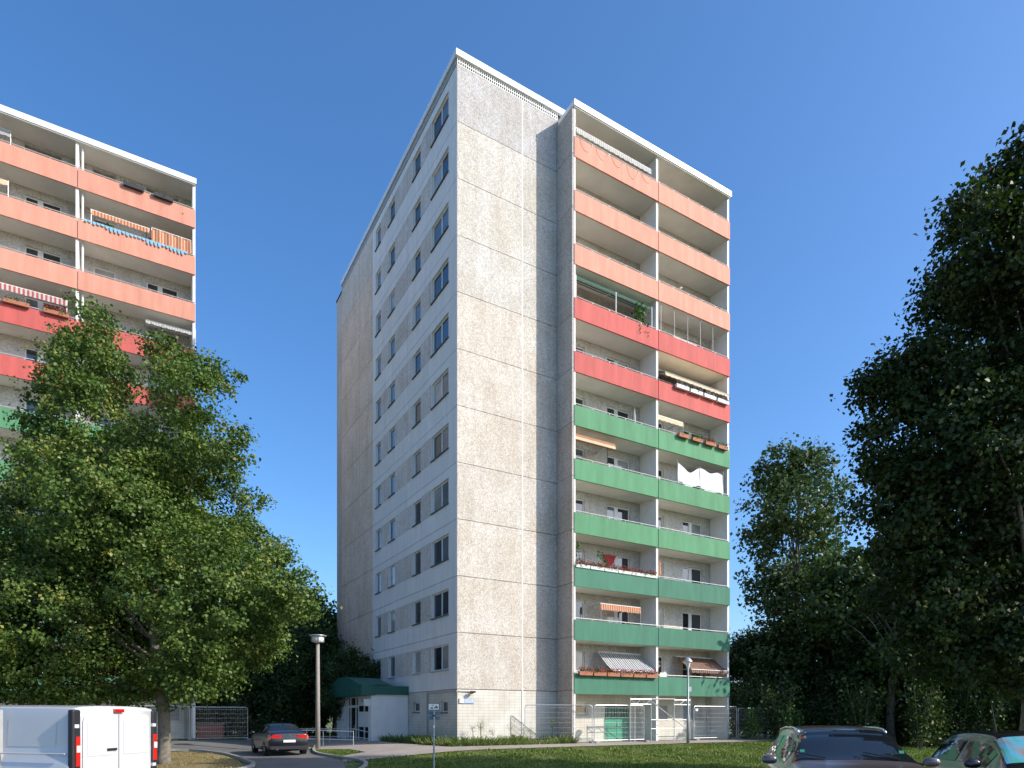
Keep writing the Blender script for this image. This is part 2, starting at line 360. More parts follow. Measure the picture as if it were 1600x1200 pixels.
# ------------------------------------------------------------------ apartment towers
H = 2.8; ZJ = 3.125; ZS = 4.157; ZP = 4.024
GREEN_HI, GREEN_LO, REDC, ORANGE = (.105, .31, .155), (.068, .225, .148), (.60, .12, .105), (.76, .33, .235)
MC = {}
def cached(key, fn):
    if key not in MC: MC[key] = fn()
    return MC[key]
rng = random.Random(3)
def jit(c, k=.04): f = 1+rng.uniform(-k, k); return tuple(min(1, a*f) for a in c)
def add_window(root, w, h, loc, rotz, double=False, kind=None, sill=None, depth=.1):
    bar = .07; mid = w*.52
    panes = [(bar, mid-bar*.6, bar, h-bar), (mid+bar*.6, w-bar, bar, h-bar)] if double else [(bar, w-bar, bar, h-bar)]
    fm = cached(('wf', round(w, 2), round(h, 2), double), lambda: panel_mesh('window', w, h, panes, .07, M['frame']))
    o = link('window', fm, root, loc, rotz)
    for q in panes:
        k = kind if kind else rng.choices(['g0', 'g1', 'g2'], [.46, .32, .22])[0]
        pm = cached(('pane', round(q[1]-q[0], 2), round(q[3]-q[2], 2), k), lambda: MB().box(0, q[1]-q[0], 0, .02, 0, q[3]-q[2]).mesh('pane', M[k]))
        link('pane', pm, o, (q[0], .03, q[2]))
    if sill:
        sm = cached(('sill', round(w, 2), sill), lambda: MB().box(-.04, w+.04, -depth-.07, .02, -.05, 0).mesh('sill', M[sill]))
        link('sill', sm, o, (0, 0, 0))
    return o
def add_tower(root, ground_details=True):
    y0 = -PR
    # rear wall of the loggias, floor by floor and bay by bay
    A = (.70, 1.80, .95, 2.25); BC = (3.38, 5.06, .10, 2.25); bw = TW/2
    wall = cached('logwall', lambda: panel_mesh('loggia_wall', bw, H, [A, BC], .2, M['agg'], .004))
    bcm = cached('bcframe', lambda: panel_mesh('window', 1.68, 2.15, [(.07, .58, .92, 2.08), (.84, 1.61, .10, 2.08)], .07, M['frame']))
    for i in range(11):
        for b in range(2):
            x = TX + b*bw; z = ZJ + H*i
            link('loggia_wall', wall, root, (x, 0, z), 0, jit((.74, .73, .72), .05))
            if i <= 9:
                add_window(root, 1.10, 1.30, (x+A[0], .09, z+.95), 0)
                f = link('balcony_door', bcm, root, (x+BC[0], .09, z+.10), 0)
                for q in ((.07, .58, .92, 2.08), (.84, 1.61, .10, 2.08)):
                    k = rng.choices(['g0', 'g2', 'g1'], [.75, .17, .08])[0]
                    pm = cached(('pane', q, k), lambda: MB().box(0, q[1]-q[0], 0, .02, 0, q[3]-q[2]).mesh('pane', M[k]))
                    link('pane', pm, f, (q[0], .03, q[2]))
    # slabs, parapets with hand rails
    slab = cached('slab', lambda: MB().box(.13, TW-.1, y0+.1, -.004, -.14, 0).mesh('balcony_slab', M['soffit']))
    par = cached('par', lambda: MB().box(0, bw-.045, y0, y0+.09, -1.06, 0).mesh('balcony_parapet', M['paint']))
    rb = MB().tube([(0, y0+.05, .10), (bw-.05, y0+.05, .10)], .022, 6)
    for k in range(6):
        xx = .08 + k*(bw-.2)/5; rb.tube([(xx, y0+.05, -.03), (xx, y0+.05, .10)], .014, 5, False)
    rail = cached('rail', lambda: rb.mesh('hand_rail', M['rail']))
    for i in range(11):
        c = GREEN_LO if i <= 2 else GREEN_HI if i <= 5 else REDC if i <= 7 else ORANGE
        link('balcony_slab', slab, root, (TX, 0, ZJ + H*i))
        for b in range(2):
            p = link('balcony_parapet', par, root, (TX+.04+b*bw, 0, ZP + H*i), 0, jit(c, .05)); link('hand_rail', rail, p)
    MB().box(TX-.02, TX+TW+.06, y0-.08, .0, 33.56, 33.88).build('roof_fascia', M['fascia'], root)
    MB().box(TX+.02, TX+TW, y0-.03, -.002, 33.50, 33.557).build('roof_soffit', M['soffit'], root)
    # cross walls
    for xx in (TX+bw-.075, TX+TW-.13): MB().box(xx, xx+.15, y0+.094, -.004, .05, 33.5).build('divider_wall', M['white'], root)
    MB().box(TX+.01, TX+.12, y0+.03, -.004, .05, 33.5).build('end_wall', M['white'], root)
    sp = cached('sidep', lambda: panel_mesh('side_panel', PR-.05, H, [], .1, M['agg'], .012))
    for i in range(-1, 11):
        zz = ZJ + H*i; o = link('side_panel', sp, root, (TX-.09, -.02, zz if i >= 0 else .33), R(-90), jit((.60, .54, .50) if i < 5 else (.58, .56, .56), .05))
        if i == 10: o.scale.z = .86
    # ground floor under the loggias
    D1 = (3.2, 5.0, .27, 2.3); W0 = (1.1, 2.0, 1.78, 2.45); S1 = (7.3, 8.0, 1.4, 2.3); S2 = (9.3, 11.0, 1.4, 2.3)
    link('ground_floor_wall', cached('gfw', lambda: panel_mesh('ground_floor_wall', TW, 2.98, [D1, W0, S1, S2], .2, M['tile'])), root, (TX, 0, .12), 0)
    add_window(root, .9, .67, (TX+W0[0], .08, .12+W0[2]), 0, kind='g0', sill='sillg')
    for q in (S1, S2):
        sb = MB()
        k = int((q[3]-q[2])/.075)
        for j in range(k): sb.box(q[0], q[1], .05, .07, q[2]+j*.075, q[2]+j*.075+.07)
        sb.build('roller_shutter', M['shutter'], root, (TX, 0, .12))
    d = MB(); x0, x1 = D1[0], D1[1]; xm = (x0+x1)/2
    for a, b_ in ((x0+.02, xm-.01), (xm+.01, x1-.02)):
        d.box(a, b_, .06, .10, .27, 1.62)
        for j in range(7): d.box(a+.04+j*(b_-a-.1)/6.3, a+.08+j*(b_-a-.1)/6.3, .06, .10, 1.64, 2.28)
    dr = d.build('double_door', M['greendoor'], root, (TX, 0, .12)); MB().box(xm+.06, xm+.10, .02, .06, 1.1, 1.3).build('handle', M['steel'], dr)
    MB().box(x0+.02, x1-.02, .12, .14, .27, 2.29).build('door_backing', M['black'], root, (TX, 0, .12))
    MB().tube([(TX+11.3, -.06, .2), (TX+11.3, -.06, 2.9)], .05).build('downpipe', M['sillg'], root)

bA = thing('apartment_tower', 'twelve storey grey panel apartment tower with green entrance canopy on its shaded side', 'apartment building', (C0.x, C0.y, 0), TH)
add_tower(bA)
MB().box(.2, TX+TW-.1, .2, 19.8, 0, 34.28).build('core_wall', M['core'], bA)
# gable front: two columns of aggregate slabs
for w, x in ((3.77, 0), (2.24, 3.77)):
    pm = panel_mesh('wall_panel', w, H, [], .2, M['agg'], .014)
    for i in range(11):
        c = (.62, .62, .64) if i == 10 else (.70, .685, .66) if i > 6 else (.73, .69, .64)
        link('wall_panel', pm, bA, (x, 0, ZJ + H*i), 0, jit(c, .035))
    link('ground_floor_panel', panel_mesh('ground_floor_panel', w, 3.0, [], .18, M['tile'], .014), bA, (x, .02, .12), 0)
MB().box(3.735, 3.805, -.008, .03, .3, 33.9).build('joint_seal', M['white'], bA)
# long side with the windows
LP = [(0, 6.52, [(.99, 3.10), (4.62, 5.74)]), (6.52, 10.40, [(8.65, 9.74)]), (10.40, 12.86, [(11.19, 12.17)])]
fields = {0: [(3.16, 4.56), (5.80, 6.50)], 1: [(6.54, 8.59), (9.80, 10.38)], 2: [(10.42, 11.13)]}
for k, (t0, t1, wins) in enumerate(LP):
    z0 = ZS-ZJ
    pm = panel_mesh('wall_panel', t1-t0, H, [(t1-b, t1-a, z0, z0+1.3) for a, b in wins], .2, M['conc'], .012)
    fms = [panel_mesh('aggregate_field', b-a, 1.36, [], .012, M['agg']) for a, b in fields[k]]
    for i in range(11):
        o = link('wall_panel', pm, bA, (0, t1, ZJ + H*i), R(-90), jit((.86, .83, .81), .03))
        for (a, b), fm in zip(fields[k], fms): link('aggregate_field', fm, o, (t1-b, -.012, z0-.03), 0, jit((.80, .76, .75), .05))
        for j, (a, b) in enumerate(wins):
            add_window(bA, b-a, 1.3, (.10, b, ZS + H*i), R(-90), double=(k == 0 and j == 0), kind='g2' if k == 2 else None, sill='sill' if i > 0 else 'sillg')
for t0, t1 in ((12.86, 15.53), (15.53, 19.9)):
    pm = panel_mesh('wall_panel', t1-t0, H, [], .2, M['agg'], .014)
    for i in range(-1, 11):
        o = link('wall_panel', pm, bA, (-.02, t1, ZJ + H*i if i >= 0 else .32), R(-90), jit((.98, .80, .67) if i < 10 else (.86, .76, .68), .05))
GW = [(4.83, 5.75, 1.9, 2.45), (1.13, 1.95, 1.86, 2.45)]
link('ground_floor_panel', panel_mesh('ground_floor_panel', 12.86, 3.0, [(12.86-b, 12.86-a, z0, z1) for a, b, z0, z1 in GW], .2, M['tile'], .01), bA, (0.02, 12.86, .12), R(-90))
for a, b, z0, z1 in GW: add_window(bA, b-a, z1-z0, (.12, b, .12+z0), R(-90), kind='g0', sill='sill')
MB().tube([(-.05, 3.6, .3), (-.05, 3.6, 3.05)], .045).build('downpipe', M['shutter'], bA)
MB().tube([(-.03, 3.4, 3.02), (-.03, -.03, 3.02), (.72, -.04, 3.02)], .025, 6).build('cable_duct', M['sillg'], bA)
fl = MB(); fl.poly([(.62, -.32, 2.86), (.92, -.30, 2.98), (.92, -.12, 3.0), (.62, -.14, 2.88)]); fl.box(.74, .82, -.16, 0, 2.94, 3.02); fl.box(.64, .9, -.29, -.15, 2.96, 3.03)
fl.build('floodlight', M['black'], bA)
# roof edge: lattice vent strip and white fascia
MB().box(.06, TX+TW-.15, .06, 19.85, 33.93, 34.30).build('roof_attic', M['fdark'], bA)
vb = MB()
for k in range(3): vb.box(.02, TX-.02, .0, .05, 33.93+k*.165, 33.93+k*.165+.04)
for k in range(51): vb.box(.02+k*.1187, .06+k*.1187, .003, .047, 33.94, 34.29)
vb.build('vent_lattice', M['white'], bA)
MB().box(-.02, .05, .08, 19.9, 33.94, 34.24).build('attic_panel', M['shutter'], bA)
MB().box(-.09, TX+TW, -.09, 20.0, 34.30, 34.61).build('roof_fascia', M['fascia'], bA)
MB().box(.0, 12, 19.92, 21.3, .1, 33.80).build('rear_loggia_block', M['agg'], bA, color=(.8, .7, .62))
MB().box(-.05, 12.1, 19.92, 21.38, 33.805, 33.90).build('rear_roof_edge', M['fdark'], bA)
# house number plate
pl = MB().box(.10, .95, -.03, .0, 2.42, 2.66).build('number_plate', M['plaque'], bA)
MB().box(.12, .34, -.045, -.03, 2.43, 2.65).build('emblem', M['signw'], pl); MB().box(.10, .125, -.04, -.03, 2.42, 2.66).build('emblem_edge', M['orange'], pl)
def text(parent, s, size, loc, rot, mat, name='lettering', ext=.004):
    cu = bpy.data.curves.new(name, 'FONT'); cu.body = s; cu.size = size; cu.extrude = ext; cu.align_x = 'CENTER'; cu.align_y = 'CENTER'
    o = bpy.data.objects.new(name, cu); COL.objects.link(o); dg = bpy.context.evaluated_depsgraph_get(); dg.update()
    me = bpy.data.meshes.new_from_object(o.evaluated_get(dg)); bpy.data.objects.remove(o); me.materials.clear(); me.materials.append(mat)
    r = link(name, me, parent, loc); r.rotation_euler = rot; return r
text(pl, '53-55', .2, (.65, -.034, 2.54), (R(90), 0, 0), M['signw'])
# entrance annex
an = MB().box(-2.2, -.002, 6.5, 6.62, .1, 3.02); an.box(-2.2, -.002, 13.25, 13.37, .1, 3.02); an.box(-2.2, -1.9, 6.63, 7.0, .1, 3.02); an.box(-2.2, -1.9, 11.4, 13.24, .1, 3.02)
an.box(-2.1, -.01, 6.63, 13.24, 2.9, 3.02)
an.build('annex_wall', M['white'], bA)
fb = MB()
fb.box(-2.3, .0, 6.40, 6.48, 3.0, 3.50); fb.box(-2.3, 0, 6.48, 13.45, 3.03, 3.12); fb.box(-.09, -.005, 6.5, 13.4, 3.13, 3.48)
def vz(t): return 3.56 + .58*math.sin(math.pi*max(0, min(1, (t-6.9)/(13.6-6.9))))
N = 28
for k in range(N):
    a = 6.42+(13.6-6.42)*k/N; b = 6.42+(13.6-6.42)*(k+1)/N
    for x0, x1 in ((-2.75, -2.68),):
        fb.poly([(x0, a, 2.96), (x0, b, 2.96), (x0, b, vz(b)), (x0, a, vz(a))]); fb.poly([(x1, a, 2.96), (x1, a, vz(a)), (x1, b, vz(b)), (x1, b, 2.96)])
    fb.poly([(-2.75, a, vz(a)), (-2.75, b, vz(b)), (-.9, b, vz(b)), (-.9, a, vz(a))]); fb.poly([(-2.68, a, vz(a)-.03), (-.9, a, vz(a)-.03), (-.9, b, vz(b)-.03), (-2.68, b, vz(b)-.03)])
    if k % 2 == 0: fb.box(-2.775, -2.75, a, a+.03, 2.96, vz(a)-.02)
fb.box(-2.75, -2.3, 6.42, 13.6, 2.95, 2.99)
fb.box(-2.75, -2.0, 6.40, 6.44, 2.96, 3.56)
fb.build('entrance_canopy', M['greenmetal'], bA)
df = panel_mesh('door_frame', 4.4, 2.72, [(.08, .45, .1, 2.0), (.55, 1.5, .1, 2.0), (1.62, 2.0, .1, 2.0), (2.1, 3.1, .1, .85), (3.2, 4.3, .1, .85), (2.1, 3.1, 1.75, 2.1), (3.2, 4.3, 1.75, 2.1), (.08, .45, 2.15, 2.62), (.55, 1.5, 2.15, 2.62), (1.62, 2.0, 2.15, 2.62)], .08, M['frame'])
eo = link('entrance_glazing', df, bA, (-2.05, 11.4, .3), R(-90))
for q in ((.08, .45, .1, 2.0), (.55, 1.5, .1, 2.0), (1.62, 2.0, .1, 2.0), (2.1, 3.1, .1, .85), (3.2, 4.3, .1, .85), (2.1, 3.1, 1.75, 2.1), (3.2, 4.3, 1.75, 2.1), (.08, .45, 2.15, 2.62), (.55, 1.5, 2.15, 2.62), (1.62, 2.0, 2.15, 2.62)):
    MB().box(q[0], q[1], .04, .05, q[2], q[3]).build('pane', M['g0'], eo)
nb = MB().box(2.3, 4.0, -.03, -.004, 2.22, 2.56).build('number_board', M['signw'], eo)
text(nb, '53 - 55', .28, (3.15, -.035, 2.39), (R(90), 0, 0), M['brownaw'])
MB().box(-2.6, -2.21, 6.55, 6.58, 2.35, 2.75).build('notice_plate', M['signw'], bA)

bB = thing('apartment_tower', 'twelve storey apartment tower with coloured balconies half hidden behind the linden tree', 'apartment building', (C1.x, C1.y, 0), TH)
add_tower(bB)
MB().box(.2, TX+TW-.1, .2, 19.8, 0, 34.28).build('core_wall', M['core'], bB)
MB().box(-.09, TX+TW, -.0, 20.0, 34.285, 34.61).build('roof_fascia', M['fascia'], bB)
pm = panel_mesh('wall_panel', TX-.02, H, [], .2, M['agg'], .014)
for i in range(-1, 11): link('wall_panel', pm, bB, (0, 0, ZJ + H*i if i >= 0 else .32), 0, jit((.90, .87, .82), .04))
MB().tube([(TX+6.12, -1.15, .3), (TX+6.12, -1.15, 33.5)], .055).build('downpipe', M['white'], bB)
MB().box(TX+TW-.09, TX+TW-.02, .3, 5.5, .1, 34.2).build('gable_wall', M['white'], bB)
MB().tube([(TX+TW+.1, .6, 23), (TX+TW+.1, .6, 26)], .1).build('downpipe', M['white'], bB)

# ------------------------------------------------------------------ foliage
def leaf_arrays(r, P, Nn, size, aspect=.8):
    """P (n,3) positions, Nn (n,3) leaf normals -> quads"""
    n = len(P)
    Nn = Nn/np.linalg.norm(Nn, axis=1, keepdims=True)
    t = r.normal(size=(n, 3)) + np.array([0, 0, -.5]); t -= Nn*(t*Nn).sum(1, keepdims=True); t /= np.linalg.norm(t, axis=1, keepdims=True)
    b = np.cross(Nn, t); L = size*r.uniform(.65, 1.3, (n, 1)); W = L*aspect*.5
    fold = Nn*L*.12
    q = np.empty((n, 4, 3)); q[:, 0] = P; q[:, 1] = P+t*L*.45+b*W+fold; q[:, 2] = P+t*L; q[:, 3] = P+t*L*.45-b*W+fold
    return q.reshape(-1, 3)
def quads_mesh(name, verts, mat, rnd):
    n = len(verts)//4; me = bpy.data.meshes.new(name)
    me.vertices.add(n*4); me.vertices.foreach_set('co', verts.astype(np.float32).ravel())
    me.loops.add(n*4); me.loops.foreach_set('vertex_index', np.arange(n*4, dtype=np.int32))
    me.polygons.add(n); me.polygons.foreach_set('loop_start', np.arange(0, n*4, 4, dtype=np.int32))
    try: me.polygons.foreach_set('loop_total', np.full(n, 4, dtype=np.int32))
    except Exception: pass
    a = me.attributes.new('rnd', 'FLOAT', 'POINT'); a.data.foreach_set('value', np.repeat(rnd, 4).astype(np.float32))
    me.update(calc_edges=True); me.materials.append(mat); return me
def crown_mesh(name, lobes, nclump, per, cr, leaf, seed, mat, aspect=.8):
    r = np.random.default_rng(seed); lo = np.array(lobes, float)
    wgt = lo[:, 3]*lo[:, 5]; wgt = wgt/wgt.sum()
    cs, out = [], []
    while len(cs) < nclump:
        k = r.choice(len(lo), p=wgt); d = r.normal(size=3); d /= np.linalg.norm(d); rad = .5+.55*r.random()**.6
        c = lo[k, :3]+d*lo[k, 3:]*rad
        e = np.sqrt((((c-lo[:, :3])/lo[:, 3:])**2).sum(1)); e[k] = 9
        if e.min() < .5: continue
        cs.append(c); out.append(d)
    cs = np.array(cs); out = np.array(out); n = nclump*per
    idx = np.repeat(np.arange(nclump), per)
    ax = r.normal(size=(nclump, 3)); ax[:, 2] *= .4; ax /= np.linalg.norm(ax, axis=1, keepdims=True)
    sz = r.uniform(.6, 1.4, (nclump, 1))*cr
    off = np.clip(r.normal(size=(n, 3)), -1.7, 1.7)*np.array([.62, .62, .42])*sz[idx] + ax[idx]*(np.clip(r.normal(size=(n, 1)), -1.6, 1.6)*.75)*sz[idx]
    P = cs[idx]+off
    Nn = out[idx]*.55 + r.normal(size=(n, 3))*.75 + np.array([0, 0, .55])
    tone = np.clip(r.beta(2, 2.4, nclump)[idx]*.6 + r.random(n)*.45, 0, 1)
    return quads_mesh(name, leaf_arrays(r, P, Nn, leaf, aspect), mat, tone), cs
def tree(name, label, base, lobes, nclump, per, cr, leaf, seed, mat, tr, group=None, trunk_top=None, lean=(0, 0), nbr=26):
    """lobes in world coordinates (x,y,z,rx,ry,rz)"""
    root = thing(name, label, 'tree', base, 0, group)
    L = [(x-base[0], y-base[1], z-base[2], a, b, c) for x, y, z, a, b, c in lobes]
    me, cs = crown_mesh('crown', L, nclump, per, cr, leaf, seed, mat); link('crown', me, root)
    r = random.Random(seed); zt = trunk_top or max(l[2] for l in L)*.8
    tx, ty = lean
    tp = lambda z: Vector((tx*z/zt + .12*math.sin(z*.9), ty*z/zt + .1*math.cos(z*.7) - .1, z))
    zs = [-.15, 0.25, .8] + [zt*k/7 for k in range(1, 8)]; zs = sorted(z for z in zs)
    mb = MB(); mb.tube([tp(z) for z in zs], [tr*(1.25 if z < .1 else 1.08 if z < .5 else 1.0)*(1-.85*max(0, z)/zt) + .015 for z in zs], 12)
    for k in range(nbr):
        c = Vector(cs[r.randrange(len(cs))]); z0 = max(zt*.2, min(zt*.93, c.z*.62 - r.uniform(0, 1))); a = tp(z0); m = (a+c)/2 + Vector((r.uniform(-.3, .3), r.uniform(-.3, .3), .35))
        rr = tr*(.30*(1-z0/zt)+.06); mb.tube([a, (a+m)/2+Vector((0, 0, .1)), m, (m+c)/2+Vector((r.uniform(-.2, .2), 0, .1)), c], [rr, rr*.8, rr*.6, rr*.4, .012], 6, False)
    mb.build('trunk', M['bark'], root, smooth=True)
    return root
def pxlobes(ls, D, seed, spread=2.0, flat=1.0):
    r = random.Random(seed); out = []
    for px, py, rp in ls:
        d = D + r.uniform(-spread, spread); p = pix(px, py, d); q = rp*d/FPX; out.append((p.x, p.y, p.z, q, q*flat, q*.95))
    return out
b1 = pix(255, 1195, 23.9); b1.z = gz(b1.x, b1.y)
L1 = [(133, 500, 32), (140, 545, 42), (145, 585, 58), (108, 600, 38), (128, 660, 72), (72, 735, 46), (80, 805, 72), (35, 890, 78), (70, 970, 95), (150, 790, 105), (195, 900, 125), (130, 1010, 80),
      (270, 555, 34), (285, 605, 46), (345, 590, 30), (285, 690, 64), (340, 690, 44), (345, 790, 62), (390, 885, 66), (455, 928, 42), (310, 930, 115), (385, 985, 65), (245, 1010, 85), (225, 730, 70), (-25, 900, 85), (-40, 1000, 70), (15, 1035, 45), (205, 800, 90), (330, 1050, 45), (180, 1065, 45), (60, 1062, 45), (120, 1068, 40), (0, 1070, 40), (215, 1070, 35), (262, 1062, 42), (305, 1048, 48), (150, 880, 80), (250, 850, 80), (330, 880, 70), (110, 930, 70)]
tree('linden_tree', 'large green linden tree with mottled trunk standing behind the white van', b1, pxlobes(L1, 23.9, 1, 2.2, 1.05), 2900, 86, .32, .12, 11, M['linden'], .215, trunk_top=13, lean=(-.5, .2), nbr=24)
L2 = [(1610, 290, 62), (1560, 310, 48), (1520, 330, 34), (1545, 400, 70), (1610, 430, 100), (1482, 460, 40), (1540, 540, 95), (1450, 585, 60), (1395, 600, 44), (1358, 610, 26), (1430, 690, 80), (1540, 700, 115), (1378, 745, 40), (1410, 790, 66), (1490, 830, 105), (1630, 640, 115), (1630, 850, 120), (1440, 920, 75), (1530, 970, 100), (1640, 1000, 100), (1700, 380, 110), (1720, 600, 130), (1720, 830, 130), (1670, 250, 75), (1490, 360, 26), (1460, 1010, 55)]
b2 = Vector((13.9, 17.6, 0))
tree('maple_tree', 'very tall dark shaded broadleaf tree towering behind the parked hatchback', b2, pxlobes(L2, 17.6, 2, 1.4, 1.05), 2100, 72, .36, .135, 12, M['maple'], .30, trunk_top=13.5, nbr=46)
L3 = [(1240, 722, 30), (1215, 715, 24), (1265, 735, 34), (1198, 745, 22), (1290, 770, 30), (1205, 790, 38), (1243, 795, 55), (1295, 815, 26), (1235, 865, 66), (1186, 850, 26), (1288, 880, 36), (1245, 940, 60), (1200, 925, 30), (1285, 945, 34), (1240, 1010, 55), (1210, 1050, 40), (1280, 1040, 40)]
b3 = pix(1245, 1119, 45); b3.z = 0
tree('poplar_tree', 'slender tall grey-green poplar beside the sunlit end of the balconies', b3, pxlobes(L3, 45, 3, 1.6), 600, 44, .55, .26, 13, M['poplar'], .3, trunk_top=19, nbr=34)
mb = MB()
for k in range(5): mb.tube([(0+.1*k, 0, 17.5), (.5+.22*k, .1*k, 19.2), (.7+.3*k, 0, 20.6+.25*(k % 3))], [.04, .025, .008], 5)
mb.build('bare_twig', M['bark'], [o for o in bpy.data.objects if o.name.startswith('poplar_tree')][0])
# thicket trees: three crown shapes, copied with their parts
def generic(seed, h):
    r = random.Random(seed); L = []
    for k in range(15):
        a = r.uniform(0, 6.28); z = h*r.uniform(.28, .86); w = h*.27*math.sin(math.pi*min(1, (z/h-.12)*1.05))
        q = h*r.uniform(.11, .19); L.append((w*math.cos(a), w*math.sin(a), z, q, q, q*.9))
    L.append((0, 0, h*.88, h*.10, h*.1, h*.11)); return L
def copy_tree(root, loc, rz, sc, label, group):
    c = root.copy(); COL.objects.link(c); c.location = loc; c.rotation_euler = (0, 0, rz); c.scale = (sc, sc, sc*rng.uniform(.93, 1.08)); c['label'] = label; c['group'] = group
    for ch in [o for o in bpy.data.objects if o.parent == root]:
        d = ch.copy(); COL.objects.link(d); d.parent = c
    return c
GR = 'trees of the thicket beyond the lawn'; GL = 'dark trees behind the parked sedan'
tl = 'leafy green tree in the dense thicket beyond the balconies'; tl2 = 'dark shaded tree in the gap between the two towers'
protos = []
spots = [(1335, 50, 9.5, tl, GR), (1165, 47, 8.0, tl, GR), (1400, 47, 11.5, tl, GR), (1210, 52, 9, tl, GR), (1475, 43, 11, tl, GR), (1290, 44, 8.5, tl, GR), (1560, 40, 12, tl, GR), (1640, 38, 13, tl, GR), (1440, 56, 15, tl, GR), (1520, 52, 14, tl, GR),
         (478, 52, 11.2, tl2, GL), (522, 60, 11.5, tl2, GL), (430, 54, 12, tl2, GL), (385, 50, 9.5, tl2, GL), (340, 56, 11, tl2, GL), (505, 47, 7.5, tl2, GL), (445, 45, 6.5, tl2, GL), (355, 47, 6, tl2, GL), (410, 62, 13, tl2, GL), (300, 60, 10, tl2, GL), (240, 64, 11, tl2, GL)]
for k, (px, D, h, lab, g) in enumerate(spots):
    p = pix(px, 1119, D); base = Vector((p.x, D, gz(p.x, D)))
    if k < 3:
        L = [(x+base.x, y+base.y, z+base.z, a, b, c) for x, y, z, a, b, c in generic(40+k, 10)]
        o = tree('thicket_tree', lab, base, L, 420, 46, .55, .25, 30+k, M['wood'], .2, g, trunk_top=8.5, nbr=16); protos.append(o); o.scale = (h/10,)*3
    else: copy_tree(protos[k % 3], base, rng.uniform(0, 6.28), h/10, lab, g)
p = Vector((22.8, 39.2, 0)); copy_tree(protos[1], p, 2.0, 1.22, 'broad tree whose shadow falls on the lowest balconies', GR)
p = pix(541, 1119, 43); p.z = gz(p.x, p.y); copy_tree(protos[2], p, 1.0, .62, 'small dark tree growing against the blind side wall beyond the entrance', 'dark trees behind the parked sedan')
# shrubs
def shrub(name, label, base, h, w, n, leaf, seed, mat, group=None):
    r = np.random.default_rng(seed); root = thing(name, label, 'shrub', base, 0, group)
    st = MB(); k = max(3, int(w*5)); Ps, Ns = [], []
    for j in range(k):
        a = r.uniform(0, 6.28); tip = np.array([math.cos(a)*w*r.uniform(.1, .5), math.sin(a)*w*r.uniform(.1, .5), h*r.uniform(.7, 1.05)])
        st.tube([(tip[0]*.1, tip[1]*.1, -.05), tuple(tip*np.array([.45, .45, .5])), tuple(tip)], [.02, .015, .006], 5)
        m = n//k; f = r.uniform(.15, 1.0, (m, 1)); Ps.append(tip*f*np.array([1, 1, 1]) + r.normal(size=(m, 3))*np.array([.16, .16, .1])*(w*.6+.2)); Ns.append(r.normal(size=(m, 3))+np.array([0, 0, .8]))
    P = np.concatenate(Ps); P[:, 2] = np.abs(P[:, 2]); link('foliage', quads_mesh('foliage', leaf_arrays(r, P, np.concatenate(Ns), leaf, .6), mat, r.random(len(P))), root)
    st.build('stem', M['bark'], root); return root
UG = 'undergrowth shrubs along the thicket edge'; UL = 'dark shrubs behind the sedan'
r0 = random.Random(5)
for k in range(26):
    px = 1150+k*22; D = r0.uniform(38.5, 44) if px < 1330 else r0.uniform(35, 42); p = pix(px, 1119, D); s, t = loc2(C0, p.x, p.y)
    if s < 19.3 and t > -2: p = Vector((*bl(19.6+r0.uniform(0, 1), t), 0)); 
    shrub('undergrowth_shrub', 'bushy dark shrub at the shaded foot of the thicket', (p.x, p.y, gz(p.x, p.y)), r0.uniform(2.2, 4.2), 2.6, 1500, .2, 100+k, M['wood'], UG)
for k in range(13):
    px = 292+k*17; D = r0.uniform(43, 49); p = pix(px, 1119, D); s, t = loc2(C1, p.x, p.y)
    if s < TX+TW+.8: p = Vector((*bl(TX+TW+1.5, t, C1), 0))
    shrub('undergrowth_shrub', 'low dark shrub in the shade behind the sedan', (p.x, p.y, gz(p.x, p.y)), r0.uniform(1.6, 3.4), 2.4, 1300, .2, 140+k, M['wood'], UL)
for px, D, h, w, n, lab in ((1175, 38.6, 1.9, 1.3, 500, 'light green sapling bush behind the last wire fence panel'), (1232, 37.2, 2.2, .7, 260, 'upright leafy shoots just outside the end of the wire fence'), (1248, 37.8, 1.9, .6, 220, 'shorter leafy shoots beside the upright shoots by the fence')):
    p = pix(px, 1119, D); shrub('sapling', lab, (p.x, p.y, gz(p.x, p.y)), h, w, n, .16, int(px), M['herb'])
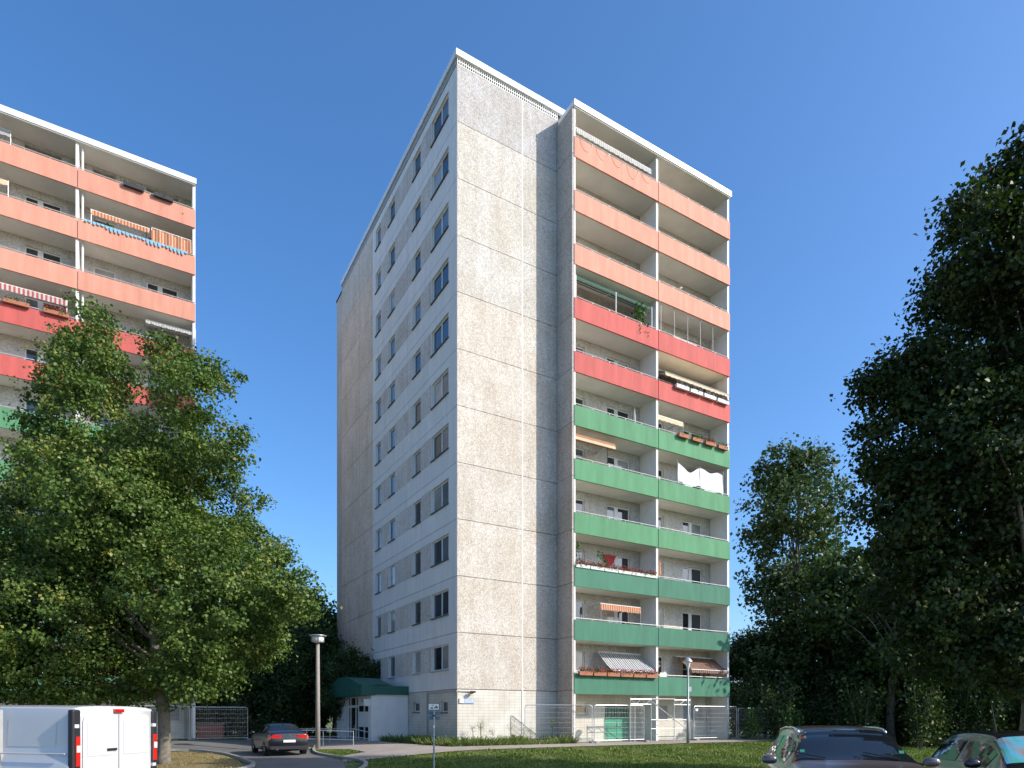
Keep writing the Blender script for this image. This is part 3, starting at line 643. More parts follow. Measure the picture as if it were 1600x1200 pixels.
# grass blades, weeds
def blades(name, label, polys, n, h, mat, seed, w=.012, lean=.35, tall=0):
    r = np.random.default_rng(seed); Pl = []
    def inside(pg, x, y):
        c = np.zeros(len(x), bool); j = len(pg)-1
        for i in range(len(pg)):
            xi, yi = pg[i]; xj, yj = pg[j]; c ^= ((yi > y) != (yj > y)) & (x < (xj-xi)*(y-yi)/((yj-yi) or 1e-9)+xi); j = i
        return c
    for pg, exc, frac in polys:
        a = np.array(pg); m = int(n*frac*3)
        x = r.uniform(a[:, 0].min(), a[:, 0].max(), m); y = r.uniform(a[:, 1].min(), a[:, 1].max(), m); k = inside(pg, x, y)
        for e in exc: k &= ~inside(e, x, y)
        Pl.append(np.stack([x[k], y[k]], 1)[:int(n*frac)])
    P = np.concatenate(Pl); m = len(P); z = np.array([gz(x, y) for x, y in P])
    P = np.concatenate([P, z[:, None]-.01], 1); a = r.uniform(0, 6.28, m); d = np.stack([np.cos(a), np.sin(a), np.zeros(m)], 1)
    patch = .55+.9*np.sin(P[:, 0]*1.3+np.sin(P[:, 1]*.9)*2)**2*r.random(m)
    hh = (h*r.uniform(.5, 1.2, m)*patch)[:, None]; ww = w*(1+hh/h)
    ln = r.normal(size=(m, 3))*np.array([1, 1, 0])*lean*hh
    q = np.empty((m, 4, 3)); q[:, 0] = P-d*ww; q[:, 1] = P+d*ww; q[:, 2] = P+d*ww*.35+ln+hh*np.array([0, 0, 1]); q[:, 3] = P-d*ww*.35+ln+hh*np.array([0, 0, 1])
    o = link(name, quads_mesh(name, q.reshape(-1, 3), mat, np.clip(r.beta(2, 2, m)*.8+.25*np.sin(P[:, 0]*.8+P[:, 1]*.6)*.5, 0, 1)))
    return tag(o, label, 'grass', kind='stuff')
LAWN = [(-5.2, 20.5), (22, 20.5), (26, 36), bl(30, -4.7), bl(-6.9, -4.4), (-8.2, 28.8), (-6.8, 26.4)]
blades('lawn_grass', 'mown green lawn in front of the footpath', [(LAWN, [], 1.0)], 130000, .085, M['blade'], 1, .011)
blades('dry_grass', 'sun-dried yellow lawn around the linden trunk', [(DRY, [], 1.0)], 50000, .07, M['dry'], 2, .011)
ISL = [bl(-6.9, 5), bl(-5.1, 1.4), bl(-5.2, -1.2), bl(-6.5, -1.9), (-9.7, 31.8), (-10.6, 35.6)]
blades('verge_grass', 'small patch of verge grass around the concrete lamp post', [(ISL, [], 1.0)], 7000, .09, M['blade'], 3, .011)
BED1 = [bl(-1.2, -2.0), bl(5.9, -2.0), bl(5.9, -.05), bl(0, -.05), bl(-.08, 6.3), bl(-1.7, 6.3), bl(-1.5, 0)]
blades('weed_bed', 'tall weeds and wild grass along the foot of the grey tower', [(BED1, [], 1.0)], 14000, .34, M['weed'], 4, .014, .6)
BK = [bl(18.2, -2.2), bl(34, -2.4), bl(34, 4), bl(18.2, 4)]
blades('rough_grass', 'rough grass at the foot of the thicket', [(BK, [], .5), ([bl(-3, 13.6), bl(-.2, 13.6), bl(-.2, 24), bl(-6, 24)], [], .5)], 12000, .2, M['blade'], 6, .014)
blades('verge_grass', 'green verge grass between the far road and the half hidden tower', [([bl(12, -3, C1), bl(24, -3, C1), bl(24, -1.5, C1), bl(12, -1.5, C1)], [], 1)], 7000, .12, M['blade'], 8, .013)
for k in range(9):
    x, t = r0.uniform(.4, 5.6), r0.uniform(-1.2, -.4); q = bl(x, t)
    st = MB(); h = r0.uniform(.7, 1.25)
    st.tube([(0, 0, -.02), (.03, .02, h*.6), (.0, .05, h)], [.012, .01, .006], 5)
    for j in range(5): a = j*1.3; st.tube([(.02, .02, h*(.6+.06*j)), (.16*math.cos(a), .16*math.sin(a), h*(.72+.06*j))], .006, 4)
    w_ = thing('tall_weed', 'tall dry weed stalk with seed heads against the pale gable wall', 'weed', (q[0], q[1], gz(*q)), k, 'weed stalks by the gable')
    st.build('stalk', M['herb'], w_)
    r = np.random.default_rng(k); P = r.normal(size=(60, 3))*np.array([.1, .1, .14])+np.array([0, 0, h*.88]); link('seed_head', quads_mesh('seed_head', leaf_arrays(r, P, r.normal(size=(60, 3)), .05, .6), M['weed'], r.random(60)), w_)['kind'] = 'stuff'

# ------------------------------------------------------------------ things on the balconies
def bw_(o, x, y, z): return o + U*x + V*y + Vector((0, 0, z))
def at(o, name, label, cat, x, y, z, group=None): return thing(name, label, cat, bw_(o, TX+x, y, z), TH, group)
def scallop(w, drop, y=0, n=None, wave=.05):
    b = MB(); n = n or int(w/.08)
    for k in range(n):
        a, c = w*k/n, w*(k+1)/n; za = -drop-wave*abs(math.sin(a*9)); zc = -drop-wave*abs(math.sin(c*9))
        b.poly([(a, y, 0), (c, y, 0), (c, y-.02, zc), (a, y-.02, za)])
    return b
def folded_awning(o, label, x, w, z, mat, y=-.25, drop=.28, posts=0):
    t = at(o, 'awning', label, 'awning', x, y, z, None)
    MB().tube([(0, 0, 0), (w, 0, 0)], .06).build('roller', M['boxw'], t)
    scallop(w, drop, -.07).build('valance', mat, t)
    for k in range(2): MB().box(.1+k*(w-.3), .2+k*(w-.3), 0, abs(y)-.004, -.03, .04).build('bracket', M['steel'], t)
    if posts:
        for xx in (.03, w-.03): MB().tube([(xx, -.07, .0), (xx, -.07, -posts)], .018, 6).build('post', M['steel'], t)
    return t
def open_awning(o, label, x, w, z, mat, out=1.25, fall=1.15, y=-.25):
    t = at(o, 'awning', label, 'awning', x, y, z)
    MB().tube([(0, 0, 0), (w, 0, 0)], .06).build('roller', M['boxw'], t)
    b = MB(); n = 24; m = 5
    P = lambda a, c: (w*a, -out*c, -fall*c - .05*math.sin(math.pi*c) + .012*math.sin(a*40))
    for i in range(n):
        for j in range(m): b.poly([P(i/n, j/m), P((i+1)/n, j/m), P((i+1)/n, (j+1)/m), P(i/n, (j+1)/m)])
    b.build('cloth', mat, t, smooth=True)
    v = scallop(w, .16); v.build('valance', mat, t, (0, -out, -fall))
    MB().tube([(0, -out, -fall), (w, -out, -fall)], .025, 6).build('front_bar', M['steel'], t)
    for xx in (.08, w-.08): MB().tube([(xx, .18, -.75), (xx, -out, -fall)], .018, 6).build('arm', M['steel'], t)
    MB().box(.1, .2, 0, abs(y)-.004, -.03, .04).box(w-.2, w-.1, 0, abs(y)-.004, -.03, .04).build('bracket', M['steel'], t)
    return t
def leafblob(parent, name, n, sx, sy, sz, c, leaf, mat, seed):
    r = np.random.default_rng(seed); P = r.uniform(-1, 1, (n, 3))*np.array([sx, sy, sz]) + np.array(c) + r.normal(size=(n, 3))*.02
    return link(name, quads_mesh(name, leaf_arrays(r, P, r.normal(size=(n, 3))+np.array([0, 0, .4]), leaf, .8), mat, r.random(n)), parent)
SEED = [500]
def flower_box(o, label, x, z, w, mat, flower=None, group=None, y=-PR-.20, hgt=.2, full=1.0, name='flower_box'):
    t = at(o, name, label, 'flower box', x, y, z, group); SEED[0] += 1
    b = MB(); zz = hgt
    b.poly([(0, 0, 0), (w, 0, 0), (w+.02, -.02, zz), (-.02, -.02, zz)]); b.poly([(0, .15, 0), (-.02, .17, zz), (w+.02, .17, zz), (w, .15, 0)]); b.poly([(0, 0, 0), (0, .15, 0), (w, .15, 0), (w, 0, 0)])
    b.poly([(0, 0, 0), (-.02, -.02, zz), (-.02, .17, zz), (0, .15, 0)]); b.poly([(w, 0, 0), (w, .15, 0), (w+.02, .17, zz), (w+.02, -.02, zz)]); b.poly([(0, 0, zz-.03), (w, 0, zz-.03), (w, .15, zz-.03), (0, .15, zz-.03)])
    b.build('box', mat, t)
    MB().box(.1, .13, .14, .24, .05, .16).box(w-.13, w-.1, .14, .24, .05, .16).build('hanger', M['steel'], t)
    leafblob(t, 'foliage', int(150*w*full), w/2, .12, .10, (w/2, .06, zz+.06), .075, M['herb'], SEED[0])
    if flower: leafblob(t, 'blossom', int(150*w*full), w/2, .13, .10, (w/2, .04, zz+.13), .06, flower, SEED[0]+1000)
    return t
def zf(i): return ZP + H*i        # parapet top of floor i
bw2 = TW/2; A = C0; B = C1
folded_awning(A, 'pale striped folded awning on the topmost orange balcony', .25, 5.2, zf(10)+.62, M['st_pale'], y=-1.28, drop=.26)
cb = MB(); r1 = random.Random(9)
for k in range(5):
    x0 = .35+k*1.06; d = r1.uniform(.45, .72); cb.tube([(x0+.85*j/10, -PR-.02, zf(10)+.06-d*math.sin(math.pi*j/10)**.7) for j in range(11)], .008, 4)
t = at(A, 'string_light', 'thin string light cable looped over the topmost orange parapet', 'string light', 0, 0, 0); cb.build('cable', M['rail'], t)
folded_awning(A, 'small orange striped folded awning on third balcony row from the roof', 2.6, 1.75, zf(8)+.95, M['st_or'], y=-.2, drop=.3)
# third row right bay: pigeon and pot plant
bd = at(A, 'pigeon', 'dark pigeon perched on the lowest orange balcony hand rail', 'bird', bw2+1.75, -PR+.05, zf(8)+.12)
MB().lathe([(0, -.17), (.03, -.12), (.06, -.02), (.065, .05), (.04, .11), (.035, .14), (.04, .17), (.02, .21), (0, .22)], 10, axis='x').build('body', M['sillg'], bd, (0, 0, .08)).rotation_euler = (0, R(-35), 0)
MB().tube([(0, .02, .08), (0, .02, 0)], .006, 4).tube([(0, -.02, .08), (0, -.02, 0)], .006, 4).build('leg', M['terra'], bd)
def pot_plant(o, label, x, y, z, h, w, n, seed, mat='terra'):
    t = at(o, 'potted_plant', label, 'potted plant', x, y, z); MB().lathe([(0, 0), (.11, 0), (.15, .26), (.13, .26), (0, .22)], 12).build('pot', M[mat], t)
    leafblob(t, 'foliage', n, w/2, w/2.4, h/2, (0, 0, .3+h/2), .13, M['herb'], seed); MB().tube([(0, 0, .2), (.03, 0, .3+h*.8)], .015, 5).build('stem', M['bark'], t); return t
FL = lambda i: ZJ + H*i
pot_plant(A, 'small potted plant at the far end of the lowest orange balcony', bw2+4.9, -1.1, FL(8), .95, .6, 120, 61)
# upper red row
t = at(A, 'awning', 'green striped awning pulled down beneath the soffit of the upper red balcony', 'awning', .25, -1.28, zf(7)+1.62)
for k, (xa, xb) in enumerate(((0, 2.65), (2.75, 5.3))):
    b = MB(); n = 16
    for i in range(n):
        a, c = xa+(xb-xa)*i/n, xa+(xb-xa)*(i+1)/n; b.poly([(a, .9, .0), (c, .9, .0), (c, 0, -.32), (a, 0, -.32)])
    b.build('cloth', M['st_green'], t); s = scallop(xb-xa, .13); s.build('valance', M['st_green'], t, (xa, 0, -.32))
for xx in (0.0, 2.7, 5.3): MB().tube([(xx, 0, -.3), (xx, 0, -1.58)], .03, 6).build('post', M['white'], t)
MB().box(-.02, 5.32, .86, .94, -.03, .04).build('cassette', M['boxw'], t)
pot_plant(A, 'big bushy green plant rising over the upper red parapet', 4.75, -1.2, FL(7), 1.9, .75, 420, 62)
t = at(A, 'wind_break', 'row of slim upright poles above the upper red parapet', 'pole rack', bw2+.3, -PR+.15, FL(7))
for k in range(5): MB().tube([(.05+k*1.05, 0, 0), (.05+k*1.05, 0, 2.62)], .018, 6).build('pole', M['rail'], t)
MB().tube([(0, 0, 2.6), (4.4, 0, 2.6)], .012, 6).build('top_wire', M['rail'], t)
bx = at(A, 'wall_cabinet', 'white cabinet standing on the upper red balcony', 'cabinet', bw2+2.2, -.45, FL(7)); MB().box(0, 1.9, 0, .4, 0, 1.75).build('carcass', M['boxw'], bx); MB().box(.02, .94, -.02, -.002, .05, 1.72).build('door', M['white'], bx); MB().box(.96, 1.88, -.02, -.002, .05, 1.72).build('door', M['white'], bx)
# lower red row
t = open_awning(A, 'beige awning sagging open over the lower red balcony flowers', bw2+.3, 5.2, zf(6)+1.45, M['beige'], out=1.5, fall=1.0, y=-.2)
for k in range(4): flower_box(A, 'white flower box hanging outside the lower red parapet', bw2+1.25+k*1.12, zf(6)-.14, .95, M['boxw'], M['petalw'], 'white boxes on the lower red parapet')
# top green row
t = at(A, 'parasol', 'closed grey parasol on the topmost green balcony', 'parasol', 4.75, -.7, FL(5))
MB().tube([(0, 0, 0), (0, 0, 2.25)], .02, 6).build('pole', M['steel'], t); MB().lathe([(.05, .95), (.11, 1.1), (.10, 1.6), (.05, 2.15), (.01, 2.3)], 10).build('canopy', M['shutter'], t); MB().box(-.22, .22, -.22, .22, 0, .07).build('base', M['sillg'], t)
folded_awning(A, 'cream folded awning with posts on the topmost green balcony', bw2+.25, 2.2, zf(5)+1.12, M['beige'], y=-.9, drop=.22, posts=2.0)
t = at(A, 'trellis', 'white diamond trellis on the rear wall of topmost green balcony', 'trellis', bw2+1.95, -.03, FL(5)+.9)
tr = MB()
for k in range(7): tr.tube([(k*.2, 0, 0), (k*.2+1.0 if k < 2 else 1.2, 0, 1.0 if k < 2 else 1.2-k*.2)], .01, 4); tr.tube([(1.2-k*.2, 0, 0), (max(0, .2-k*.2), 0, min(1.0, 1.2-k*.2))], .01, 4)
tr.build('lattice', M['rail'], t)
for k in range(4): flower_box(A, ['terracotta box with sparse greenery on the topmost green parapet, first from the divider', 'terracotta box with a bushy yellow-green plant on the topmost green parapet', 'terracotta box with red blossoms on the topmost green parapet', 'terracotta box with low foliage at the outer end of topmost green parapet'][k], bw2+1.45+k*1.08, zf(5)-.12, .78, M['terra'], (None, None, M['petal'], None)[k], 'terracotta boxes on the topmost green parapet', full=(.5, 2.0, 1.0, .9)[k])
# second green row
t = at(A, 'awning', 'rust brown closed awning cassette below the topmost green parapet', 'awning', .05, -1.1, zf(4)+1.33); MB().box(0, 2.9, -.12, .14, -.14, .10).build('cassette', M['brownaw'], t); MB().box(0, 2.9, -.16, -.122, -.2, -.06).build('valance', M['beige'], t)
MB().tube([(2.45, 0, -.1), (2.45, 0, -1.9)], .016, 6).build('crank', M['black'], t); MB().box(.2, .3, .14, 1.096, -.05, .02).box(2.5, 2.6, .14, 1.096, -.05, .02).build('bracket', M['steel'], t)
t = at(A, 'laundry_sheet', 'white sheets hung out above the second green balcony row', 'laundry', bw2+1.75, -PR+.2, zf(4))
for k, (xa, w) in enumerate(((0, 1.75), (1.8, 1.9))):
    b = MB(); n, m = 18, 10
    P = lambda a, c: (xa+w*a, .05*math.sin(a*14+c*3+k)*(c+.2), 1.32-.28*math.sin(math.pi*a)*(1-c)*(1.2-k) - 1.22*c*(1-.2*abs(a-.5)*(1-k)) + .06*math.sin(a*9+k))
    for i in range(n):
        for j in range(m): b.poly([P(i/n, j/m), P((i+1)/n, j/m), P((i+1)/n, (j+1)/m), P(i/n, (j+1)/m)])
    b.build('sheet', M['cloth'], t, smooth=True)
for xx in (-.05, 1.77, 3.75): MB().tube([(xx, 0, -.95), (xx, 0, 1.5)], .014, 5).build('pole', M['sillg'], t)
MB().tube([(-.05, 0, 1.38), (1.77, 0, 1.34), (3.75, 0, 1.38)], .006, 4).build('line', M['sillg'], t)
# fourth green row: geraniums all along
for k in range(6): flower_box(A, 'box of red geraniums along the fully planted dark green parapet', .12+k*.95, zf(2)-.06, .88, M['boxw'], M['petal'], 'geranium boxes on the planted parapet', y=-PR-.05, hgt=.16)
pot_plant(A, 'tall climbing plant beside the red pennant on the planted balcony', 2.3, -.9, FL(2), 1.7, .6, 140, 63)
pot_plant(A, 'leafy plant at the outer end wall of the planted balcony', .35, -1.15, FL(2), 1.9, .4, 120, 64)
t = at(A, 'pennant', 'red triangular cloth hung at the window of the planted balcony', 'cloth', 3.0, -.10, FL(2)+1.55)
b = MB(); b.poly([(0, 0, .62), (.95, 0, .62), (.62, -.02, 0), (.35, -.02, 0)]); b.build('cloth', M['petal'], t); MB().tube([(-.05, .0, .62), (1.0, .0, .62)], .012, 5).box(-.02, .02, 0, .096, .6, .64).box(.93, .97, 0, .096, .6, .64).build('rod', M['sillg'], t)
t = at(A, 'parasol', 'closed orange and white parasol beside the divider of a dark green balcony', 'parasol', bw2+.5, -1.05, FL(2))
MB().tube([(0, 0, 0), (0, 0, 2.05)], .018, 6).build('pole', M['steel'], t); MB().lathe([(.03, 1.0), (.09, 1.2), (.07, 1.7), (.01, 2.1)], 10).build('canopy', M['st_or'], t); MB().box(-.2, .2, -.2, .2, 0, .07).build('base', M['sillg'], t)
# fifth green row
folded_awning(A, 'orange striped folded awning on two posts above a dark green balcony', 2.25, 2.9, zf(1)+1.12, M['st_or'], y=-.75, drop=.30, posts=2.1)
# lowest row
open_awning(A, 'grey and white striped awning extended over the lowest balcony', 2.5, 3.15, zf(0)+1.32, M['st_grey'], out=1.25, fall=1.1, y=-.28)
open_awning(A, 'brown striped awning extended over the lowest balcony row', bw2+2.6, 3.1, zf(0)+1.36, M['st_brown'], out=1.2, fall=.85, y=-.25)
for k in range(6): flower_box(A, 'terracotta box of red geraniums under the grey striped awning', .25+k*.92, zf(0)-.10, .82, M['terra'], M['petal'], 'geranium boxes on the lowest parapet')
t = at(A, 'garden_chair', 'white plastic chair back showing above the lowest green parapet', 'chair', bw2+1.0, -1.0, FL(0))
ch = MB(); ch.box(0, .5, 0, .48, .40, .44); ch.build('seat', M['boxw'], t); MB().box(0, .5, .44, .48, .44, 1.22).build('backrest', M['boxw'], t)
for xx in (.02, .44):
    for yy in (.02, .42): MB().box(xx, xx+.04, yy, yy+.04, 0, .40).build('leg', M['boxw'], t)
# half hidden tower
for k, xx in enumerate((2.7, 4.2)): flower_box(B, 'black empty planter hooked over the topmost orange rail of the half hidden tower', bw2+xx-.7+.2, zf(10)-.10, 1.0, M['boxk'], None, 'black planters on the half hidden tower', full=.15)
pot_plant(B, 'trailing plant at the outer corner of the topmost balcony of the half hidden tower', TW-.45, -1.2, FL(10), 1.0, .4, 60, 70)
folded_awning(B, 'rust and cream striped folded awning on the half hidden tower', bw2+.6, 2.9, zf(9)+1.1, M['st_or'], y=-.9, drop=.25, posts=2.0)
t = at(B, 'awning', 'orange striped drop curtain hanging on the half hidden tower', 'awning', bw2+3.6, -1.25, zf(9)+1.02)
b = MB()
for k in range(24): a = k*2.1/24; b.poly([(a, .03*math.sin(k), 0), (a+2.1/24, .03*math.sin(k+1), 0), (a+2.1/24, .05*math.sin(k+1)-.1, -.85), (a, .05*math.sin(k)-.1, -.85)])
b.build('cloth', M['st_or'], t, smooth=True); MB().tube([(0, 0, 0), (2.1, 0, 0)], .03, 6).build('roller', M['boxw'], t); MB().tube([(0, 0, .0), (0, 0, -2.0)], .018, 6).build('post', M['steel'], t); MB().tube([(2.1, 0, .0), (2.1, 0, -2.0)], .018, 6).build('post', M['steel'], t)
t = at(B, 'bunting', 'pale blue cloth bunting strung along the second orange rail', 'bunting', bw2+.3, -PR-.03, zf(9)+.08); b = MB(); r2 = random.Random(4)
for k in range(26): a = k*.2; d = r2.uniform(.08, .3); b.poly([(a, -.01, .04), (a+.19, -.01, .04), (a+.15, -.05, -d), (a+.05, -.04, -d*.8)])
b.build('cloth', M['blue'], t); MB().tube([(-.02, 0, .04), (5.25, 0, .04)], .012, 4).build('cord', M['rail'], t)
pot_plant(B, 'small yellow-green plant standing behind the blue bunting', bw2+1.6, -1.2, FL(9), 1.0, .4, 70, 71)
folded_awning(B, 'cream scalloped folded awning beside the trellis of the half hidden tower', .6, 2.2, zf(9)+1.2, M['beige'], y=-.8, drop=.25, posts=2.2)
folded_awning(B, 'dark grey closed awning on the topmost balcony of the half hidden tower', .2, 2.7, zf(10)+1.1, M['shutter'], y=-.8, drop=.3, posts=2.0)
folded_awning(B, 'red and white checked folded awning above the flower boxes', 2.0, 3.4, zf(7)+1.2, M['st_red'], y=-.9, drop=.3, posts=2.1)
for k in range(3): flower_box(B, 'terracotta flower box on the red parapet under the checked awning', .9+k*1.75, zf(7)-.08, 1.1, M['terra'], (M['petal'], None, M['petal'])[k], 'boxes under the checked awning')
for k in range(2): pot_plant(B, ['pot of white flowers behind the upper red parapet', 'pot of pink flowers behind the upper red parapet'][k], bw2+2.0+k*.8, -1.2, FL(7)+.55, .5, .5, 90, 72+k, 'boxk')
open_awning(B, 'grey fabric awning opened at the end of the upper red balcony', bw2+3.3, 2.4, zf(7)+1.45, M['st_pale'], out=1.2, fall=.35, y=-.2)

# ------------------------------------------------------------------ street furniture
def lamp_small():
    p = pix(1075, 1119, 34.2); z = gz(p.x, p.y); t = thing('street_lamp', 'slim grey metal lamp post with small cone lantern on the lawn', 'street lamp', (p.x, p.y, z))
    MB().tube([(0, 0, -.1), (0, 0, 1.5), (0, 0, 1.55), (0, 0, 3.95)], [.085, .08, .06, .05], 12).build('pole', M['pole'], t, smooth=True)
    MB().lathe([(.05, 3.93), (.07, 4.0), (.15, 4.28), (.17, 4.33)], 16).build('lantern_glass', M['lampg'], t, smooth=True)
    MB().lathe([(.24, 4.31), (.24, 4.34), (.16, 4.42), (.12, 4.5), (.02, 4.54)], 16).build('lantern_cap', M['steel'], t, smooth=True)
    MB().box(.05, .18, -.02, .02, 2.75, 3.0).build('number_tag', M['signw'], t)
lamp_small()
p = pix(496.5, 1119, 32.6); z = gz(p.x, p.y)
t = thing('street_lamp', 'tall concrete lamp post with flat disc lantern beside the sedan', 'street lamp', (p.x, p.y, z))
MB().tube([(0, 0, -.1), (0, 0, 2.6), (0, 0, 5.35)], [.125, .105, .085], 14).build('pole', M['cpole'], t, smooth=True)
MB().lathe([(.08, 5.33), (.26, 5.36), (.30, 5.62), (.10, 5.64)], 18).build('lantern_glass', M['lampg'], t, smooth=True)
MB().lathe([(.05, 5.72), (.42, 5.70), (.43, 5.67), (.30, 5.62), (.1, 5.62)], 20).build('lantern_cap', M['steel'], t, smooth=True)
for k in range(4): a = k*math.pi/2+.4; MB().box(-.02, .02, -.02, .02, 5.36, 5.64).build('lantern_bar', M['pole'], t, (.285*math.cos(a), .285*math.sin(a), 0))
# sign post
p = pix(678, 1119, 21.3); z = gz(p.x, p.y)
t = thing('sign_post', 'grey sign post with a white pictogram plate above a blue-grey sign back', 'sign', (p.x, p.y, z), R(4))
MB().tube([(0, 0, -.2), (0, .0, 2.04)], .03, 10).build('post', M['pole'], t)
s1 = MB().box(-.185, .185, -.045, -.03, 1.97, 2.2).build('sign_plate', M['signw'], t)
MB().box(-.185, .185, -.052, -.046, 2.185, 2.2).box(-.185, .185, -.052, -.046, 1.97, 1.985).box(-.185, -.17, -.052, -.046, 1.985, 2.185).box(.17, .185, -.052, -.046, 1.985, 2.185).build('border', M['ink'], s1)
pg = MB(); pg.poly([(-.11, -.049, 2.02), (-.09, -.049, 2.06), (-.03, -.049, 2.07), (-.03, -.049, 2.03)]); pg.box(-.11, -.095, -.05, -.046, 2.0, 2.03); pg.box(-.05, -.035, -.05, -.046, 2.0, 2.03); pg.box(.02, .05, -.05, -.046, 2.02, 2.08); pg.box(.06, .10, -.05, -.046, 2.04, 2.12); pg.box(.11, .13, -.05, -.046, 2.02, 2.09); pg.box(-.06, -.01, -.05, -.046, 2.12, 2.14)
pg.build('pictogram', M['ink'], s1)
s2 = MB().box(-.2, .2, .03, .045, 1.66, 1.93).build('sign_back', M['signb'], t); MB().box(-.2, .2, .022, .03, 1.785, 1.80).build('stiffener', M['pole'], s2); MB().box(-.05, .05, -.034, .03, 1.77, 1.82).build('clamp', M['ink'], s2)
MB().lathe([(.031, 1.40), (.033, 1.41), (.033, 1.46), (.031, 1.47)], 10).build('sticker', M['signw'], t)
# wire fence panels
def fence_panel(label, a, b, group='site fence panels before the balconies', tagp=False):
    a = Vector((*a, 0)); b = Vector((*b, 0)); d = b-a; w = d.length; z = min(gz(a.x, a.y), gz(b.x, b.y))
    t = thing('fence_panel', label, 'fence', (a.x, a.y, z), math.atan2(d.y, d.x), group)
    f = MB(); rr = .13; pts = [(0, 0, .0), (0, 0, 2.0-rr), (rr*.3, 0, 2.0-rr*.3), (rr, 0, 2.0), (w-rr, 0, 2.0), (w-rr*.3, 0, 2.0-rr*.3), (w, 0, 2.0-rr), (w, 0, 0)]
    f.tube(pts, .022, 8); f.tube([(0, 0, .16), (w, 0, .16)], .018, 6); f.build('frame', M['steel'], t)
    m = MB(); n = int(w/.1)
    for k in range(1, n): m.box(w*k/n-.0022, w*k/n+.0022, -.003, .002, .16, 1.98)
    for k in range(7): m.box(.02, w-.02, -.005, .005, .30+k*.26, .309+k*.26)
    m.build('wire_mesh', M['steel'], t)
    for xx in (0.0, w): MB().box(xx-.11, xx+.11, -.33, .33, -.06, .12).build('foot', M['kerb'], t)
    if tagp: MB().box(.12, .32, -.02, -.008, 1.72, 1.86).build('plate', M['signw'], t)
fence_panel('wire fence panel turned in against the tower corner pillar', bl(3.6, -.55), bl(6.82, -1.98))
fence_panel('wire fence panel standing before the green double door', bl(6.9, -2.05), bl(10.3, -2.05))
fence_panel('wire fence panel with white plate beside the scaffold', bl(14.15, -2.0), bl(17.75, -2.0), tagp=True)
fence_panel('last wire fence panel beyond the balconies, bushes behind it', bl(17.88, -2.0), bl(21.5, -2.15))
fence_panel('wire fence panel before the ground floor of the half hidden tower', bl(14.0, -2.6, C1), bl(17.4, -2.6, C1), 'site fence at the half hidden tower'); fence_panel('wire fence panel beside the low brick wall', bl(17.5, -2.6, C1), bl(20.6, -2.3, C1), 'site fence at the half hidden tower')
# scaffold frame
q = bl(9.6, -1.75); z = gz(*q); t = thing('scaffold_frame', 'aluminium scaffold frame with lattice beams before the ground floor wall', 'scaffold', (q[0], q[1], z), TH)
for k, xx in enumerate((0, .75, 1.5, 3.25, 4.5)):
    MB().tube([(xx, .5 if k == 1 else 0, .06), (xx, .5 if k == 1 else 0, 2.5)], .026, 8).tube([(xx, .5 if k == 1 else 0, 0), (xx, .5 if k == 1 else 0, .07)], .06, 8).build('upright', M['steel'], t)
def beam(x0, x1, name='lattice_beam'):
    b = MB(); b.tube([(x0, 0, 2.35), (x1, 0, 2.35)], .03, 8); b.tube([(x0, 0, 2.08), (x1, 0, 2.08)], .022, 8); n = max(2, int((x1-x0)/.32))
    for k in range(n): xa, xb = x0+(x1-x0)*k/n, x0+(x1-x0)*(k+1)/n; b.tube([(xa, 0, 2.08 if k % 2 else 2.35), (xb, 0, 2.35 if k % 2 else 2.08)], .016, 6)
    b.build(name, M['steel'], t)
beam(3.25, 4.5); beam(0, 1.5)
MB().tube([(0, .02, 2.36), (3.25, .02, 2.40)], .04, 8).build('ledger', M['sillg'], t)
for zz in (.72, 1.22): MB().tube([(1.5, .03, zz), (4.5, .03, zz)], .02, 6).build('rail', M['steel'], t)
MB().tube([(1.5, -.03, 2.25), (4.5, -.03, .5)], .022, 6).build('brace', M['steel'], t)
# entrance railing
q = bl(-6.6, 6.4); zr = gz(*q)
def railing(label, pts, h=1.0, mid=True):
    P3 = [Vector((*bl(*p[:2]), 0)) for p in pts]; z = min(gz(v.x, v.y) for v in P3); t = thing('hand_railing', label, 'railing', (P3[0].x, P3[0].y, z))
    L = [v-P3[0] for v in P3]; hs = [p[2] for p in pts]
    for f in ((1.0, .55) if mid else (1.0,)):
        MB().tube([(v.x, v.y, hh*f) for v, hh in zip(L, hs)], .024, 8).build('rail', M['steel'], t)
    for i in range(len(L)-1):
        n = max(1, int((L[i+1]-L[i]).length/1.1))
        for k in range(n + (i == len(L)-2)):
            a = L[i].lerp(L[i+1], k/n); hh = hs[i]+(hs[i+1]-hs[i])*k/n; MB().tube([(a.x, a.y, -.12), (a.x, a.y, hh)], .021, 6).build('post', M['steel'], t)
railing('steel hand railing on the ramp side next to the entrance glazing', [(-2.45, 6.0, .8), (-3.0, 7.2, 1.0), (-6.4, 9.2, 1.0)])
railing('steel hand railing along the outer edge of the entrance ramp', [(-4.0, 3.9, .95), (-5.2, 5.2, 1.0), (-7.0, 6.4, 1.0)])
railing('steel hand railing running off from the ramp behind the lamp post', [(-7.0, 6.5, 1.0), (-7.1, 9.0, 1.0)])
# low brick wall by the half hidden tower: single bricks over a mortar core
wl_ = thing('brick_wall', 'low red brick wall beside the half hidden tower', 'wall', Vector((*bl(TX+TW+.2, -.4, C1), .33)), TH)
MB().box(.01, 1.49, .012, .228, -.1, .95).build('mortar_core', M['mortar'], wl_); bk = MB().box(0, .24, 0, .24, 0, .065).mesh('brick', M['brick'])
for r_ in range(12):
    for k in range(6):
        xx = k*.25 + (.0 if r_ % 2 == 0 else .0); link('brick', bk, wl_, (xx, rng.uniform(-.004, .004), r_*.078))
MB().box(-.03, 1.55, -.03, .27, .95, 1.0).build('coping', M['kerb'], wl_)

